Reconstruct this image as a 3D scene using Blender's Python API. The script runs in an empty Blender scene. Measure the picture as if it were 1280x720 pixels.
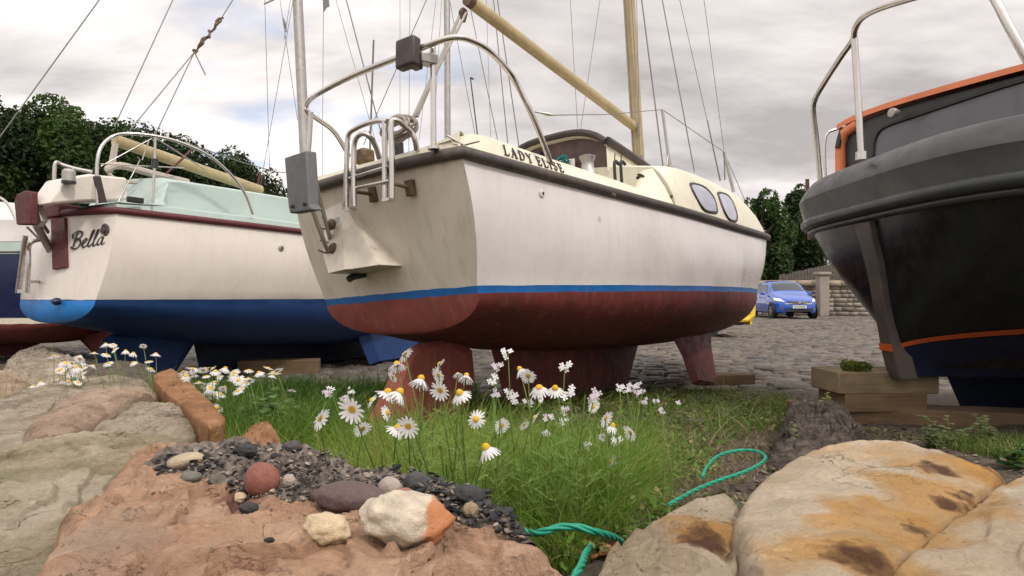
import bpy, bmesh, math, random
import numpy as np
from mathutils import Vector, Matrix, noise, Euler
from mathutils.bvhtree import BVHTree
random.seed(7); rng=np.random.default_rng(5)
R=math.radians; PI=math.pi
scene=bpy.context.scene; COL=scene.collection
CAM=Vector((0,0,.9)); F=800.0; TH=math.atan(11/800)
def ray(px,py):
    x=(px-640)/F; z=-(py-360)/F
    return Vector((x, math.cos(TH)-math.sin(TH)*z, math.sin(TH)+math.cos(TH)*z))
def at(px,py,D):
    d=ray(px,py); return CAM+d*(D/d.y)
def onplane(px,py,z0,sx=0,sy=0):
    # ray with z = z0+sx*x+sy*y
    d=ray(px,py); t=(z0-CAM.z)/(d.z-sx*d.x-sy*d.y); return CAM+d*t
# ---------------------------------------------------------------- materials
def newmat(name):
    m=bpy.data.materials.new(name); m.use_nodes=True; nt=m.node_tree
    return m,nt,nt.nodes['Principled BSDF']
def N(nt,t,**kw):
    n=nt.nodes.new(t)
    for k,v in kw.items():
        if k in n.inputs.keys() if isinstance(k,str) else False: n.inputs[k].default_value=v
        else: setattr(n,k,v)
    return n
def noiseN(nt,vec,scale,detail=5,rough=.55,dist=0):
    n=nt.nodes.new('ShaderNodeTexNoise'); n.inputs['Scale'].default_value=scale
    n.inputs['Detail'].default_value=detail; n.inputs['Roughness'].default_value=rough; n.inputs['Distortion'].default_value=dist
    nt.links.new(vec,n.inputs['Vector']); return n.outputs['Fac']
def ramp(nt,fac,stops):
    n=nt.nodes.new('ShaderNodeValToRGB'); cr=n.color_ramp
    while len(cr.elements)<len(stops): cr.elements.new(.5)
    for e,(p,c) in zip(cr.elements,stops):
        e.position=p; e.color=(c if hasattr(c,'__len__') else (c,c,c))[:3]+(1,) if hasattr(c,'__len__') else (c,c,c,1)
    nt.links.new(fac,n.inputs[0]); return n.outputs[0]
def mixc(nt,fac,a,b,mode='MIX'):
    n=nt.nodes.new('ShaderNodeMix'); n.data_type='RGBA'; n.blend_type=mode
    for s,v in ((0,fac),(6,a),(7,b)):
        if hasattr(v,'is_linked') or hasattr(v,'links'): nt.links.new(v,n.inputs[s])
        elif s==0: n.inputs[s].default_value=v
        else: n.inputs[s].default_value=tuple(v[:3])+(1,)
    return n.outputs[2]
def mathn(nt,op,a,b=None,c=None):
    n=nt.nodes.new('ShaderNodeMath'); n.operation=op
    for i,v in enumerate((a,b,c)):
        if v is None: continue
        if isinstance(v,(int,float)): n.inputs[i].default_value=v
        else: nt.links.new(v,n.inputs[i])
    return n.outputs[0]
def objvec(nt,scale=(1,1,1),rot=(0,0,0)):
    tc=nt.nodes.new('ShaderNodeTexCoord'); mp=nt.nodes.new('ShaderNodeMapping')
    mp.inputs['Scale'].default_value=scale; mp.inputs['Rotation'].default_value=rot
    nt.links.new(tc.outputs['Object'],mp.inputs['Vector']); return mp.outputs[0]
def bump(nt,bsdf,h,strength,dist):
    b=nt.nodes.new('ShaderNodeBump'); b.inputs['Strength'].default_value=strength; b.inputs['Distance'].default_value=dist
    nt.links.new(h,b.inputs['Height'])
    prev=bsdf.inputs['Normal'].links
    if prev: nt.links.new(prev[0].from_socket,b.inputs['Normal'])
    nt.links.new(b.outputs[0],bsdf.inputs['Normal'])
def setup(name,col,rough=.5,metal=0,var=.12,scale=6,bstr=0,bscale=60,bdist=.002,dirt=None,dirtamt=.3,streak=None,coat=0):
    """generic weathered surface"""
    m,nt,b=newmat(name); v=objvec(nt)
    dark=tuple(c*(1-var) for c in col); lite=tuple(min(1,c*(1+var)) for c in col)
    c=ramp(nt,noiseN(nt,v,scale,6,.6,.4),[(.3,dark),(.7,lite)])
    if dirt:
        f=ramp(nt,noiseN(nt,v,scale*.45,8,.7,.8),[(.45,0),(.72,dirtamt)])
        c=mixc(nt,f,c,dirt)
    if streak:
        sv=objvec(nt,(9,9,.7)); f=ramp(nt,noiseN(nt,sv,2.5,6,.65),[(.52,0),(.75,streak[1])])
        c=mixc(nt,f,c,streak[0])
    nt.links.new(c,b.inputs['Base Color'])
    r=ramp(nt,noiseN(nt,v,scale*2.1,5),[(.3,max(0,rough-.12)),(.7,min(1,rough+.12))])
    nt.links.new(r,b.inputs['Roughness']); b.inputs['Metallic'].default_value=metal
    if coat: b.inputs['Coat Weight'].default_value=coat
    if bstr: bump(nt,b,noiseN(nt,v,bscale,6,.6),bstr,bdist)
    return m
M={}
def S(k,*a,**kw): M[k]=setup(k,*a,**kw)
S('gel_white',(.70,.665,.65),.36,var=.05,scale=2.5,dirt=(.40,.34,.28),dirtamt=.4,streak=((.38,.32,.26),.22),bstr=.05,bscale=9,bdist=.004)
S('gel_transom',(.60,.54,.455),.4,var=.08,scale=2.2,dirt=(.30,.25,.19),dirtamt=.5,streak=((.28,.23,.17),.4),bstr=.05,bscale=9,bdist=.004)
S('gel_cream',(.70,.66,.52),.42,var=.06,scale=3,dirt=(.33,.28,.19),dirtamt=.35,streak=((.30,.26,.18),.3),bstr=.12,bscale=90,bdist=.001)
S('gel_bella',(.72,.66,.60),.3,var=.04,scale=2,dirt=(.5,.42,.33),dirtamt=.35,streak=((.42,.36,.28),.22))
S('gel_mint',(.40,.49,.455),.4,var=.06,scale=4,dirt=(.35,.42,.38),dirtamt=.3,bstr=.08)
S('blue_stripe',(.008,.115,.37),.45,var=.15,scale=9,dirt=(.05,.13,.28),dirtamt=.4)
S('antifoul_lit',(.25,.058,.045),.75,var=.22,scale=7,dirt=(.15,.05,.045),dirtamt=.75,streak=((.36,.17,.13),.45),bstr=.25,bscale=35,bdist=.004)  # lighter copy of the hull red: light on transom and rudder put into colour
S('antifoul_red',(.14,.022,.018),.65,var=.3,scale=7,dirt=(.05,.018,.015),dirtamt=.75,streak=((.27,.10,.08),.5),bstr=.25,bscale=35,bdist=.004)  # same red kept darker, shade under the hull put into the colour
S('antifoul_blue',(.006,.040,.15),.6,var=.2,scale=6,dirt=(.01,.03,.10),dirtamt=.5,bstr=.2,bscale=30,bdist=.003)  # hull blue darkened for the shade below the boat; transom_blue keeps the lit tone
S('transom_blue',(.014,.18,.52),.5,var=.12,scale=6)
S('shade_navy',(.005,.012,.035),.7,var=.3,scale=6)  # near-black for the added fins that stand in for shade under the hulls
S('navy',(.006,.012,.055),.3,var=.15,scale=4)
S('maroon',(.095,.015,.018),.62,var=.2,scale=12,dirt=(.09,.03,.03),dirtamt=.5,bstr=.1)
S('rubber_dark',(.065,.052,.046),.6,var=.3,scale=14,dirt=(.13,.11,.09),dirtamt=.5,streak=((.17,.14,.12),.4),bstr=.2)
S('steel',(.60,.57,.54),.26,metal=1,var=.06,scale=6,dirt=(.35,.3,.26),dirtamt=.25)
S('alu',(.42,.40,.38),.45,metal=.7,var=.1,scale=12,dirt=(.25,.22,.2),dirtamt=.4)
S('ochre_spar',(.41,.325,.175),.45,var=.12,scale=5,dirt=(.25,.22,.09),dirtamt=.55,streak=((.2,.18,.09),.4))
S('wire',(.20,.19,.18),.5,metal=.5,var=.1)
S('rope_pale',(.42,.37,.32),.9,var=.2,scale=60,bstr=.5,bscale=200,bdist=.002)
S('grey_pad',(.115,.12,.128),.55,var=.12,scale=14,dirt=(.09,.09,.09),dirtamt=.4,bstr=.15)
S('black_plastic',(.02,.02,.02),.45,var=.3,scale=20)
S('brown_wood',(.10,.055,.05),.5,var=.25,scale=9,dirt=(.05,.03,.028),dirtamt=.4)
S('brown_trim',(.05,.035,.034),.55,var=.25,scale=9)
S('bronze',(.14,.09,.05),.65,metal=.3,var=.4,scale=25,dirt=(.06,.04,.03),dirtamt=.5)
S('text_black',(.025,.022,.024),.5,var=.2)
S('white_sign',(.75,.75,.73),.4,var=.04)
S('teal_rope',(.01,.16,.16),.8,var=.2)
S('tug_black',(.008,.009,.010),.28,var=.3,scale=5,dirt=(.02,.018,.017),dirtamt=.4,streak=((.035,.032,.03),.3),bstr=.05,bscale=14,bdist=.006)
S('tug_grey',(.034,.039,.039),.38,var=.15,scale=5,dirt=(.085,.085,.08),dirtamt=.4,streak=((.11,.11,.11),.2))
S('tug_navy',(.008,.012,.04),.5,var=.25,scale=5)
S('orange',(.50,.09,.025),.45,var=.1,scale=9,dirt=(.3,.07,.03),dirtamt=.3)
S('salmon',(.80,.24,.10),.5,var=.08,scale=6,dirt=(.4,.15,.09),dirtamt=.3)
S('rust_grey',(.062,.053,.049),.5,var=.25,scale=10,dirt=(.12,.07,.05),dirtamt=.6)
S('glass_grey',(.13,.135,.145),.12,var=.1,scale=3,dirt=(.2,.2,.2),dirtamt=.2)
S('win_pale',(.36,.37,.45),.1,var=.15,scale=5)
S('yellow_paint',(.75,.52,.02),.4,var=.08,scale=6,dirt=(.4,.28,.03),dirtamt=.3)
S('tyre',(.02,.02,.02),.8,var=.3,scale=20)
S('car_blue',(.010,.085,.44),.22,var=.03,scale=3,coat=.8)
S('car_glass',(.03,.04,.045),.06,var=.1,scale=2)
S('head_glass',(.75,.76,.76),.08,var=.15,scale=20)
S('plate_white',(.75,.75,.7),.4,var=.03)
S('bark',(.055,.042,.034),.9,var=.4,scale=9,bstr=.8,bscale=20,bdist=.04)

S('disc',(.74,.45,.015),.8,var=.25,scale=300,bstr=.8,bscale=900,bdist=.002)
S('sock',(.30,.27,.24),.95,var=.2)
def woodmat(k,c1,c2,axis=0,green=0):
    m,nt,b=newmat(k); sc=[60,60,60]; sc[axis]=2.5
    v=objvec(nt,tuple(sc)); f=noiseN(nt,v,1,6,.6,1.2)
    c=ramp(nt,f,[(.25,c1),(.55,tuple((a+d)/2 for a,d in zip(c1,c2))),(.8,c2)])
    v2=objvec(nt); c=mixc(nt,ramp(nt,noiseN(nt,v2,5,6),[(.4,0),(.75,.55)]),c,tuple(x*.4 for x in c1))
    if green: c=mixc(nt,ramp(nt,noiseN(nt,v2,7,5),[(.4,0),(.7,green)]),c,(.12,.12,.05))
    nt.links.new(c,b.inputs['Base Color']); b.inputs['Roughness'].default_value=.85
    bump(nt,b,f,.6,.004); M[k]=m
woodmat('timber',(.16,.105,.06),(.34,.25,.15),0,.5)
woodmat('timber_brown',(.13,.075,.042),(.27,.17,.09),0,.15)
woodmat('driftwood',(.06,.052,.045),(.2,.17,.14),0)
def leafmat(k,attr=True,rough=.6,trans=.35):
    m,nt,b=newmat(k)
    a=nt.nodes.new('ShaderNodeAttribute'); a.attribute_name='Col'
    nt.links.new(a.outputs['Color'],b.inputs['Base Color']); b.inputs['Roughness'].default_value=rough
    b.inputs['Specular IOR Level'].default_value=.25
    t=nt.nodes.new('ShaderNodeBsdfTranslucent'); nt.links.new(a.outputs['Color'],t.inputs['Color'])
    mx=nt.nodes.new('ShaderNodeMixShader'); mx.inputs[0].default_value=trans
    out=nt.nodes['Material Output']
    nt.links.new(b.outputs[0],mx.inputs[1]); nt.links.new(t.outputs[0],mx.inputs[2]); nt.links.new(mx.outputs[0],out.inputs['Surface'])
    M[k]=m
leafmat('leaf'); leafmat('grassmat',trans=.45); leafmat('debris',rough=.85,trans=0)
def petalmat(k,col):
    m,nt,b=newmat(k); b.inputs['Base Color'].default_value=col+(1,); b.inputs['Roughness'].default_value=.6
    t=nt.nodes.new('ShaderNodeBsdfTranslucent'); t.inputs['Color'].default_value=col+(1,); mx=nt.nodes.new('ShaderNodeMixShader'); mx.inputs[0].default_value=.4
    nt.links.new(b.outputs[0],mx.inputs[1]); nt.links.new(t.outputs[0],mx.inputs[2]); nt.links.new(mx.outputs[0],nt.nodes['Material Output'].inputs['Surface']); M[k]=m
petalmat('petal',(.86,.85,.85)); petalmat('petal_lilac',(.74,.66,.74))
def settmat():
    m,nt,b=newmat('setts'); v=objvec(nt)
    a=nt.nodes.new('ShaderNodeAttribute'); a.attribute_name='Col'
    f=noiseN(nt,v,30,6,.65); c=mixc(nt,.55,a.outputs['Color'],ramp(nt,f,[(.3,(.12,.10,.09)),(.7,(.42,.37,.33))]),'MULTIPLY')
    c=mixc(nt,ramp(nt,noiseN(nt,v,1.3,5),[(.5,0),(.75,.5)]),a.outputs['Color'],(.13,.12,.09))
    c=mixc(nt,ramp(nt,f,[(.35,.55),(.65,0)]),c,(.07,.06,.05))
    nt.links.new(c,b.inputs['Base Color']); b.inputs['Roughness'].default_value=.65
    bump(nt,b,noiseN(nt,v,22,5,.6),.9,.025); M['setts']=m
settmat()
def soilmat():
    m,nt,b=newmat('soil'); v=objvec(nt)
    f=noiseN(nt,v,14,10,.72); c=ramp(nt,f,[(.3,(.035,.027,.02)),(.5,(.12,.09,.07)),(.62,(.20,.155,.12)),(.8,(.30,.25,.2))])
    c=mixc(nt,ramp(nt,noiseN(nt,v,1.2,6,.6),[(.5,0),(.7,.6)]),c,(.045,.06,.018))
    nt.links.new(c,b.inputs['Base Color']); b.inputs['Roughness'].default_value=.95
    bump(nt,b,noiseN(nt,v,35,8,.7),1,.03); M['soil']=m
soilmat()
def rockmat(k,cols,sc=3.2,stretch=(1,1,1),rot=(0,0,0),cracks=.5,stains=(),spots=None,fine=.35):
    m,nt,b=newmat(k); v=objvec(nt,stretch,rot); v0=objvec(nt)
    c=ramp(nt,noiseN(nt,v,sc,9,.6,.7),[(.28,cols[0]),(.45,cols[1]),(.58,cols[2]),(.75,cols[3])])
    # fine grain
    g=noiseN(nt,v0,90,8,.75); c=mixc(nt,fine,c,ramp(nt,g,[(.3,tuple(x*.55 for x in cols[1])),(.7,tuple(min(1,x*1.25) for x in cols[2]))]))
    # cracks and bedding lines
    w=nt.nodes.new('ShaderNodeTexVoronoi'); w.feature='DISTANCE_TO_EDGE'; w.inputs['Scale'].default_value=sc*1.1
    dv=nt.nodes.new('ShaderNodeVectorMath'); dv.operation='ADD'
    nn=nt.nodes.new('ShaderNodeTexNoise'); nn.inputs['Scale'].default_value=sc*1.6; nn.inputs['Detail'].default_value=7; nt.links.new(v,nn.inputs['Vector'])
    sc2=nt.nodes.new('ShaderNodeVectorMath'); sc2.operation='SCALE'; sc2.inputs['Scale'].default_value=.55
    nt.links.new(nn.outputs['Color'],sc2.inputs[0]); nt.links.new(v,dv.inputs[0]); nt.links.new(sc2.outputs[0],dv.inputs[1]); nt.links.new(dv.outputs[0],w.inputs['Vector'])
    ck=ramp(nt,w.outputs['Distance'],[(0,min(1,cracks*1.3)),(.012,0)])
    gate=ramp(nt,noiseN(nt,v0,sc*.9,4),[(.5,0),(.6,1)])
    ck2=mathn(nt,'MULTIPLY',ck,gate)
    c=mixc(nt,ck2,c,tuple(x*.5 for x in cols[0]))
    if spots:
        sp=ramp(nt,noiseN(nt,v0,spots[1],7,.7,.4),[(spots[2],0),(spots[2]+.06,spots[3])]); c=mixc(nt,sp,c,spots[0])
    for (pos,rad,col,amt) in stains:
        tc=nt.nodes.new('ShaderNodeTexCoord'); sub=nt.nodes.new('ShaderNodeVectorMath'); sub.operation='SUBTRACT'
        n2=nt.nodes.new('ShaderNodeTexNoise'); n2.inputs['Scale'].default_value=.9/rad*1.2; n2.inputs['Detail'].default_value=6; nt.links.new(tc.outputs['Object'],n2.inputs['Vector'])
        nt.links.new(tc.outputs['Object'],sub.inputs[0]); sub.inputs[1].default_value=pos
        ln=nt.nodes.new('ShaderNodeVectorMath'); ln.operation='LENGTH'; nt.links.new(sub.outputs[0],ln.inputs[0])
        d=mathn(nt,'ADD',mathn(nt,'DIVIDE',ln.outputs['Value'],rad),mathn(nt,'MULTIPLY',mathn(nt,'SUBTRACT',n2.outputs['Fac'],.5),2.7))
        f=ramp(nt,d,[(.35,amt),(.7,amt*.65),(1.1,0)]); c=mixc(nt,f,c,col)
    pv=nt.nodes.new('ShaderNodeTexVoronoi'); pv.inputs['Scale'].default_value=70; nt.links.new(v0,pv.inputs['Vector'])
    pit=mathn(nt,'MULTIPLY',ramp(nt,pv.outputs['Distance'],[(.10,1),(.26,0)]),ramp(nt,noiseN(nt,v0,9,5,.6),[(.52,0),(.62,1)]))
    c=mixc(nt,mathn(nt,'MULTIPLY',pit,.65),c,tuple(x*.45 for x in cols[0]))
    nt.links.new(c,b.inputs['Base Color']); b.inputs['Roughness'].default_value=.8; b.inputs['Specular IOR Level'].default_value=.3
    h=mathn(nt,'SUBTRACT',noiseN(nt,v,sc*3.5,10,.68,.5),mathn(nt,'MULTIPLY',ck2,.6))
    bump(nt,b,h,1,.045); bump(nt,b,g,.7,.004); bump(nt,b,mathn(nt,'MULTIPLY',pit,-1),.8,.004)
    M[k]=m
# ---------------------------------------------------------------- mesh builder
class MB:
    def __init__(s): s.v=[]; s.f=[]; s.m=[]
    def add(s,v,f,mi=0):
        o=len(s.v); s.v+= [tuple(p) for p in v]; s.f+=[tuple(i+o for i in q) for q in f]; s.m+=[mi]*len(f); return s
    def box(s,c,size,rot=None,mi=0):
        x,y,z=[d/2 for d in size]; c=Vector(c); rm=rot if isinstance(rot,Matrix) else (Euler(rot).to_matrix() if rot else Matrix.Identity(3))
        vs=[c+rm@Vector((a*x,b*y,d*z)) for a in(-1,1) for b in(-1,1) for d in(-1,1)]
        return s.add(vs,[(0,1,3,2),(4,6,7,5),(0,4,5,1),(2,3,7,6),(0,2,6,4),(1,5,7,3)],mi)
    def tube(s,pts,r,n=8,mi=0,cap=True,flat=1.0):
        pts=[Vector(p) for p in pts]; k=len(pts); rr=r if hasattr(r,'__len__') else [r]*k
        T=[(pts[min(i+1,k-1)]-pts[max(i-1,0)]).normalized() for i in range(k)]
        a=Vector((0,0,1)) if abs(T[0].z)<.9 else Vector((1,0,0))
        nrm=(a-T[0]*a.dot(T[0])).normalized(); vs=[]
        for i in range(k):
            nrm=(nrm-T[i]*nrm.dot(T[i]))
            nrm=nrm.normalized() if nrm.length>1e-6 else T[i].orthogonal().normalized()
            bn=T[i].cross(nrm)
            for j in range(n):
                t=2*PI*j/n; vs.append(pts[i]+(nrm*math.cos(t)*flat+bn*math.sin(t))*rr[i])
        fs=[(i*n+j,i*n+(j+1)%n,(i+1)*n+(j+1)%n,(i+1)*n+j) for i in range(k-1) for j in range(n)]
        if cap: fs+=[tuple(range(n))[::-1],tuple(range((k-1)*n,k*n))]
        return s.add(vs,fs,mi)
    def grid(s,rows,mi=0,closed=False):
        a=len(rows);b=len(rows[0]); vs=[p for r in rows for p in r]
        fs=[(i*b+j,i*b+(j+1)%b,(i+1)*b+(j+1)%b,(i+1)*b+j) for i in range(a-1) for j in range(b if closed else b-1)]
        return s.add(vs,fs,mi)
    def prism(s,poly,ext,mi=0):
        n=len(poly); poly=[Vector(p) for p in poly]; ext=Vector(ext); vs=poly+[p+ext for p in poly]
        fs=[tuple(range(n))[::-1],tuple(range(n,2*n))]+[(i,(i+1)%n,n+(i+1)%n,n+i) for i in range(n)]
        return s.add(vs,fs,mi)
    def lathe(s,prof,c,ax=(0,0,1),n=20,mi=0):
        ax=Vector(ax).normalized(); u=ax.orthogonal().normalized(); w=ax.cross(u); c=Vector(c)
        rows=[[c+ax*h+(u*math.cos(2*PI*j/n)+w*math.sin(2*PI*j/n))*r for j in range(n)] for r,h in prof]
        s.grid(rows,mi,True); o=len(s.v)
        s.f.append(tuple(range(o-n,o))); s.m.append(mi); s.f.append(tuple(range(o-n*len(prof),o-n*len(prof)+n))[::-1]); s.m.append(mi); return s
    def build(s,name,mats,parent=None,ang=35,bev=0,recalc=True):
        me=bpy.data.meshes.new(name); me.from_pydata(s.v,[],s.f)
        mats=mats if isinstance(mats,(list,tuple)) else [mats]
        for m in mats: me.materials.append(M[m] if isinstance(m,str) else m)
        me.polygons.foreach_set('material_index',s.m)
        if recalc:
            bm=bmesh.new(); bm.from_mesh(me); bmesh.ops.remove_doubles(bm,verts=bm.verts,dist=1e-5); bmesh.ops.recalc_face_normals(bm,faces=bm.faces); bm.to_mesh(me); bm.free()
        me.polygons.foreach_set('use_smooth',[True]*len(me.polygons)); me.set_sharp_from_angle(angle=R(ang))
        o=bpy.data.objects.new(name,me); COL.objects.link(o)
        if parent: o.parent=parent
        if bev:
            b=o.modifiers.new('b','BEVEL'); b.width=bev; b.segments=2; b.limit_method='ANGLE'; b.angle_limit=R(40)
        return o
def tag(o,label=None,cat=None,group=None,kind=None):
    if label: o['label']=label
    if cat: o['category']=cat
    if group: o['group']=group
    if kind: o['kind']=kind
    return o
def empty(name,loc=(0,0,0),rot=(0,0,0)):
    o=bpy.data.objects.new(name,None); COL.objects.link(o); o.location=loc; o.rotation_euler=rot; o.empty_display_size=.1; return o
def sm(pts,k=6,closed=False):
    P=[Vector(p) for p in pts]; n=len(P); out=[]
    rngi=range(n) if closed else range(n-1)
    for i in rngi:
        if closed: a,b,c,d=P[i-1],P[i],P[(i+1)%n],P[(i+2)%n]
        else: a,b,c,d=P[max(i-1,0)],P[i],P[i+1],P[min(i+2,n-1)]
        for j in range(k):
            t=j/k; out.append(.5*((2*b)+(c-a)*t+(2*a-5*b+4*c-d)*t*t+(3*b-a-3*c+d)*t**3))
    if not closed: out.append(P[-1])
    return out
def interp(tab,u):
    """smooth table lookup: tab=[(u,val..)]"""
    us=[t[0] for t in tab]
    if u<=us[0]: return tab[0][1:]
    if u>=us[-1]: return tab[-1][1:]
    i=max(j for j in range(len(us)) if us[j]<=u); i=min(i,len(us)-2)
    t=(u-us[i])/(us[i+1]-us[i]); g=lambda j:np.array(tab[min(max(j,0),len(us)-1)][1:])
    a,b,c,d=g(i-1),g(i),g(i+1),g(i+2)
    return tuple(.5*((2*b)+(c-a)*t+(2*a-5*b+4*c-d)*t*t+(3*b-a-3*c+d)*t**3))
class Frame:
    """local frame of a boat: x forward, y to port, z up"""
    def __init__(s,loc,heel,yaw):
        s.m=Matrix.Translation(loc)@Matrix.Rotation(yaw,4,'Z')@Matrix.Rotation(heel,4,'X'); s.i=s.m.inverted(); s.loc=loc; s.rot=(heel,0,yaw)
        s.o=s.i@CAM
    def pt(s,px,py,x=None,y=None,z=None):
        d=s.i.to_3x3()@ray(px,py)
        if x is not None: t=(x-s.o.x)/d.x
        elif y is not None: t=(y-s.o.y)/d.y
        else: t=(z-s.o.z)/d.z
        return s.o+d*t
    def D(s,px,py,D): return s.i@at(px,py,D)
def addcol(o,cols):
    """per-face colours -> corner attribute"""
    me=o.data; a=me.color_attributes.new('Col','FLOAT_COLOR','CORNER')
    lt=np.zeros(len(me.polygons),dtype=np.int64); me.polygons.foreach_get('loop_total',lt)
    c=np.repeat(np.asarray(cols,dtype=np.float32),lt,axis=0); c=np.concatenate([c,np.ones((len(c),1),np.float32)],1)
    a.data.foreach_set('color',c.ravel())
def bigmesh(name,V,Fq,mat,cols=None,parent=None,smooth=False):
    """numpy mesh: V (n,3), Fq (m,k)"""
    me=bpy.data.meshes.new(name); V=np.asarray(V,np.float32); Fq=np.asarray(Fq,np.int32); m,k=Fq.shape
    me.vertices.add(len(V)); me.vertices.foreach_set('co',V.ravel())
    me.loops.add(m*k); me.loops.foreach_set('vertex_index',Fq.ravel())
    me.polygons.add(m); me.polygons.foreach_set('loop_start',np.arange(0,m*k,k,dtype=np.int32)); me.polygons.foreach_set('loop_total',np.full(m,k,np.int32))
    me.update(calc_edges=True); me.validate()
    if smooth: me.polygons.foreach_set('use_smooth',[True]*m)
    me.materials.append(M[mat]); o=bpy.data.objects.new(name,me); COL.objects.link(o)
    if cols is not None: addcol(o,cols)
    if parent: o.parent=parent
    return o
def fbm(p,s,oct=4): return noise.fractal(Vector(p)*s,1.0,2.0,oct)
# ================================================================ YACHTS
def stern_x(P,u,z):
    top,bot=P['srake']; zt=P['st'][0][2]; zb=P['st'][0][4]
    w=max(0,1-u/1.3)
    s=(zt-z)/(zt-zb); dx=(top+(bot-top)*s)*w
    wb=max(0,(u-(P['L']-1.6))/1.6); wb=wb*wb*(3-2*wb)
    return u+dx-P['brake']*wb*max(0,(P['st'][-1][2]-z))
def section(P,u,n1=7,n2=11):
    bs,zs,bw,zk=interp(P['st'],u); bs=max(bs,.0);bw=max(bw,.0); zw,zb=P['zw']+.004*noise.noise(Vector((u*5,1,0))),P['zb']+.007*noise.fractal(Vector((u*6,7,0)),1,2,3); out=[]
    for i in range(n1+1):
        t=i/n1; z=zs+(zw-zs)*t; y=bs+(bw-bs)*t+P.get('bulge',.03)*math.sin(PI*t)*min(1,bs*2); out.append((y,z))
    out.append((bw*.995,zb))
    zk=min(zk,zb-.01)
    for i in range(1,n2+1):
        t=PI/2*i/n2; y=bw*max(0,math.cos(t))**P.get('e1',.75); z=zb-(zb-zk)*math.sin(t)**P.get('e2',1.0); out.append((y if i<n2 else 0,z))
    return out
def hull(P,root,mats,name='hull',n1=7,n2=11):
    mb=MB(); NU=44; us=[P['L']*(i/NU) for i in range(NU+1)]
    secs=[section(P,u,n1,n2) for u in us]
    for sgn in (-1,1):
        for (a,b,mi) in ((0,n1,0),(n1,n1+1,1),(n1+1,n1+1+n2,2)):
            mb.grid([[(stern_x(P,u,z),sgn*y,z) for (y,z) in s[a:b+1]] for u,s in zip(us,secs)],mi)
    # transom, slightly convex
    s=secs[0]; K=28; tm=P.get('tmats',(0,1,2))
    rows=[[(stern_x(P,0,z)-P.get('tb',.05)*(1-(j/K*2-1)**2)*min(1,y/s[0][0]+.0)-.0,y*(j/K*2-1),z) for j in range(K+1)] for (y,z) in s]
    for ri,rr_ in ((n1,1),(n1+1,2)):
        rows[ri]=[(x,y,z+.009*noise.fractal(Vector((y*7,rr_*5,3)),1,2,3)*(1-abs(j/K*2-1)**4)) for j,(x,y,z) in enumerate(rows[ri])]
    for (a,b,mi) in ((0,n1,tm[0]),(n1,n1+1,tm[1]),(n1+1,n1+1+n2,tm[2])): mb.grid(rows[a:b+1],mi)
    return mb.build(name,mats,root,ang=32)
def sheer_path(P,dz=0,dy=0,u0=0,u1=None,n=30,sgn=-1):
    u1=P['L'] if u1 is None else u1; out=[]
    for i in range(n+1):
        u=u0+(u1-u0)*i/n; bs,zs,_,_=interp(P['st'],u); out.append(Vector((stern_x(P,u,zs),sgn*max(0,bs+dy),zs+dz)))
    return out
def strake(P,root,mat,r=.03,name='rubbing_strake',dz=0):
    s=sheer_path(P,dz,.012,0,P['L']-.02,34,-1); p=sheer_path(P,dz,.012,0,P['L']-.02,34,1)
    K=10; zs=P['st'][0][2]; b=P['st'][0][1]+.012
    mid=[Vector((stern_x(P,0,zs)-.014-P.get('tb',.05)*(1-(1-2*j/K)**2),b*(1-2*j/K),zs+dz)) for j in range(1,K)]
    path=s[::-1]+[Vector((q.x,-q.y,q.z)) for q in mid[::-1]][::-1][::-1] if False else s[::-1]+[Vector((q.x,-abs(b)*(1-2*(j+1)/K),q.z)) for j,q in enumerate(mid)]+p
    mb=MB(); mb.tube(path,r,n=10); return mb.build(name,mat,root,ang=60)
def fin(root,name,mat,prof,y,thick=.05,cant=0,parent=None):
    """foil fin from side profile [(x,z)..]"""
    zt=max(z for x,z in prof)
    mb=MB(); n=len(prof); cx=sum(p[0] for p in prof)/n; cz=sum(p[1] for p in prof)/n
    Y=lambda z,s: y+s-(zt-z)*cant
    ring=[Vector((x,Y(z,0),z)) for x,z in prof]
    a=[Vector((cx+(x-cx)*.72,Y(z,thick/2),cz+(z-cz)*.86)) for x,z in prof]; b=[Vector((v.x,v.y-thick,v.z)) for v in a]
    vs=ring+a+b; fs=[tuple(range(n,2*n)),tuple(range(2*n,3*n))[::-1]]
    for i in range(n):
        j=(i+1)%n; fs+=[(i,j,n+j,n+i),(j,i,2*n+i,2*n+j)]
    mb.add(vs,fs); return mb.build(name,mat,root,ang=20)
def wire(root,pts,r=.0035,name='stay',mat='wire',n=5):
    mb=MB(); mb.tube(pts,r,n=n); return mb.build(name,mat,root,ang=80)
def wpx(root,Fm,a,b,D1,D2,r=.0035,name='stay',ext=0,mat='wire'):
    """wire between two points given by bearing and distance, b is the upper end (extended by ext)"""
    A=Fm.D(a[0],a[1],D1); B=Fm.D(b[0],b[1],D2)
    if ext: B=B+(B-A).normalized()*ext
    return wire(root,[A,B],r,name,mat)
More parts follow.
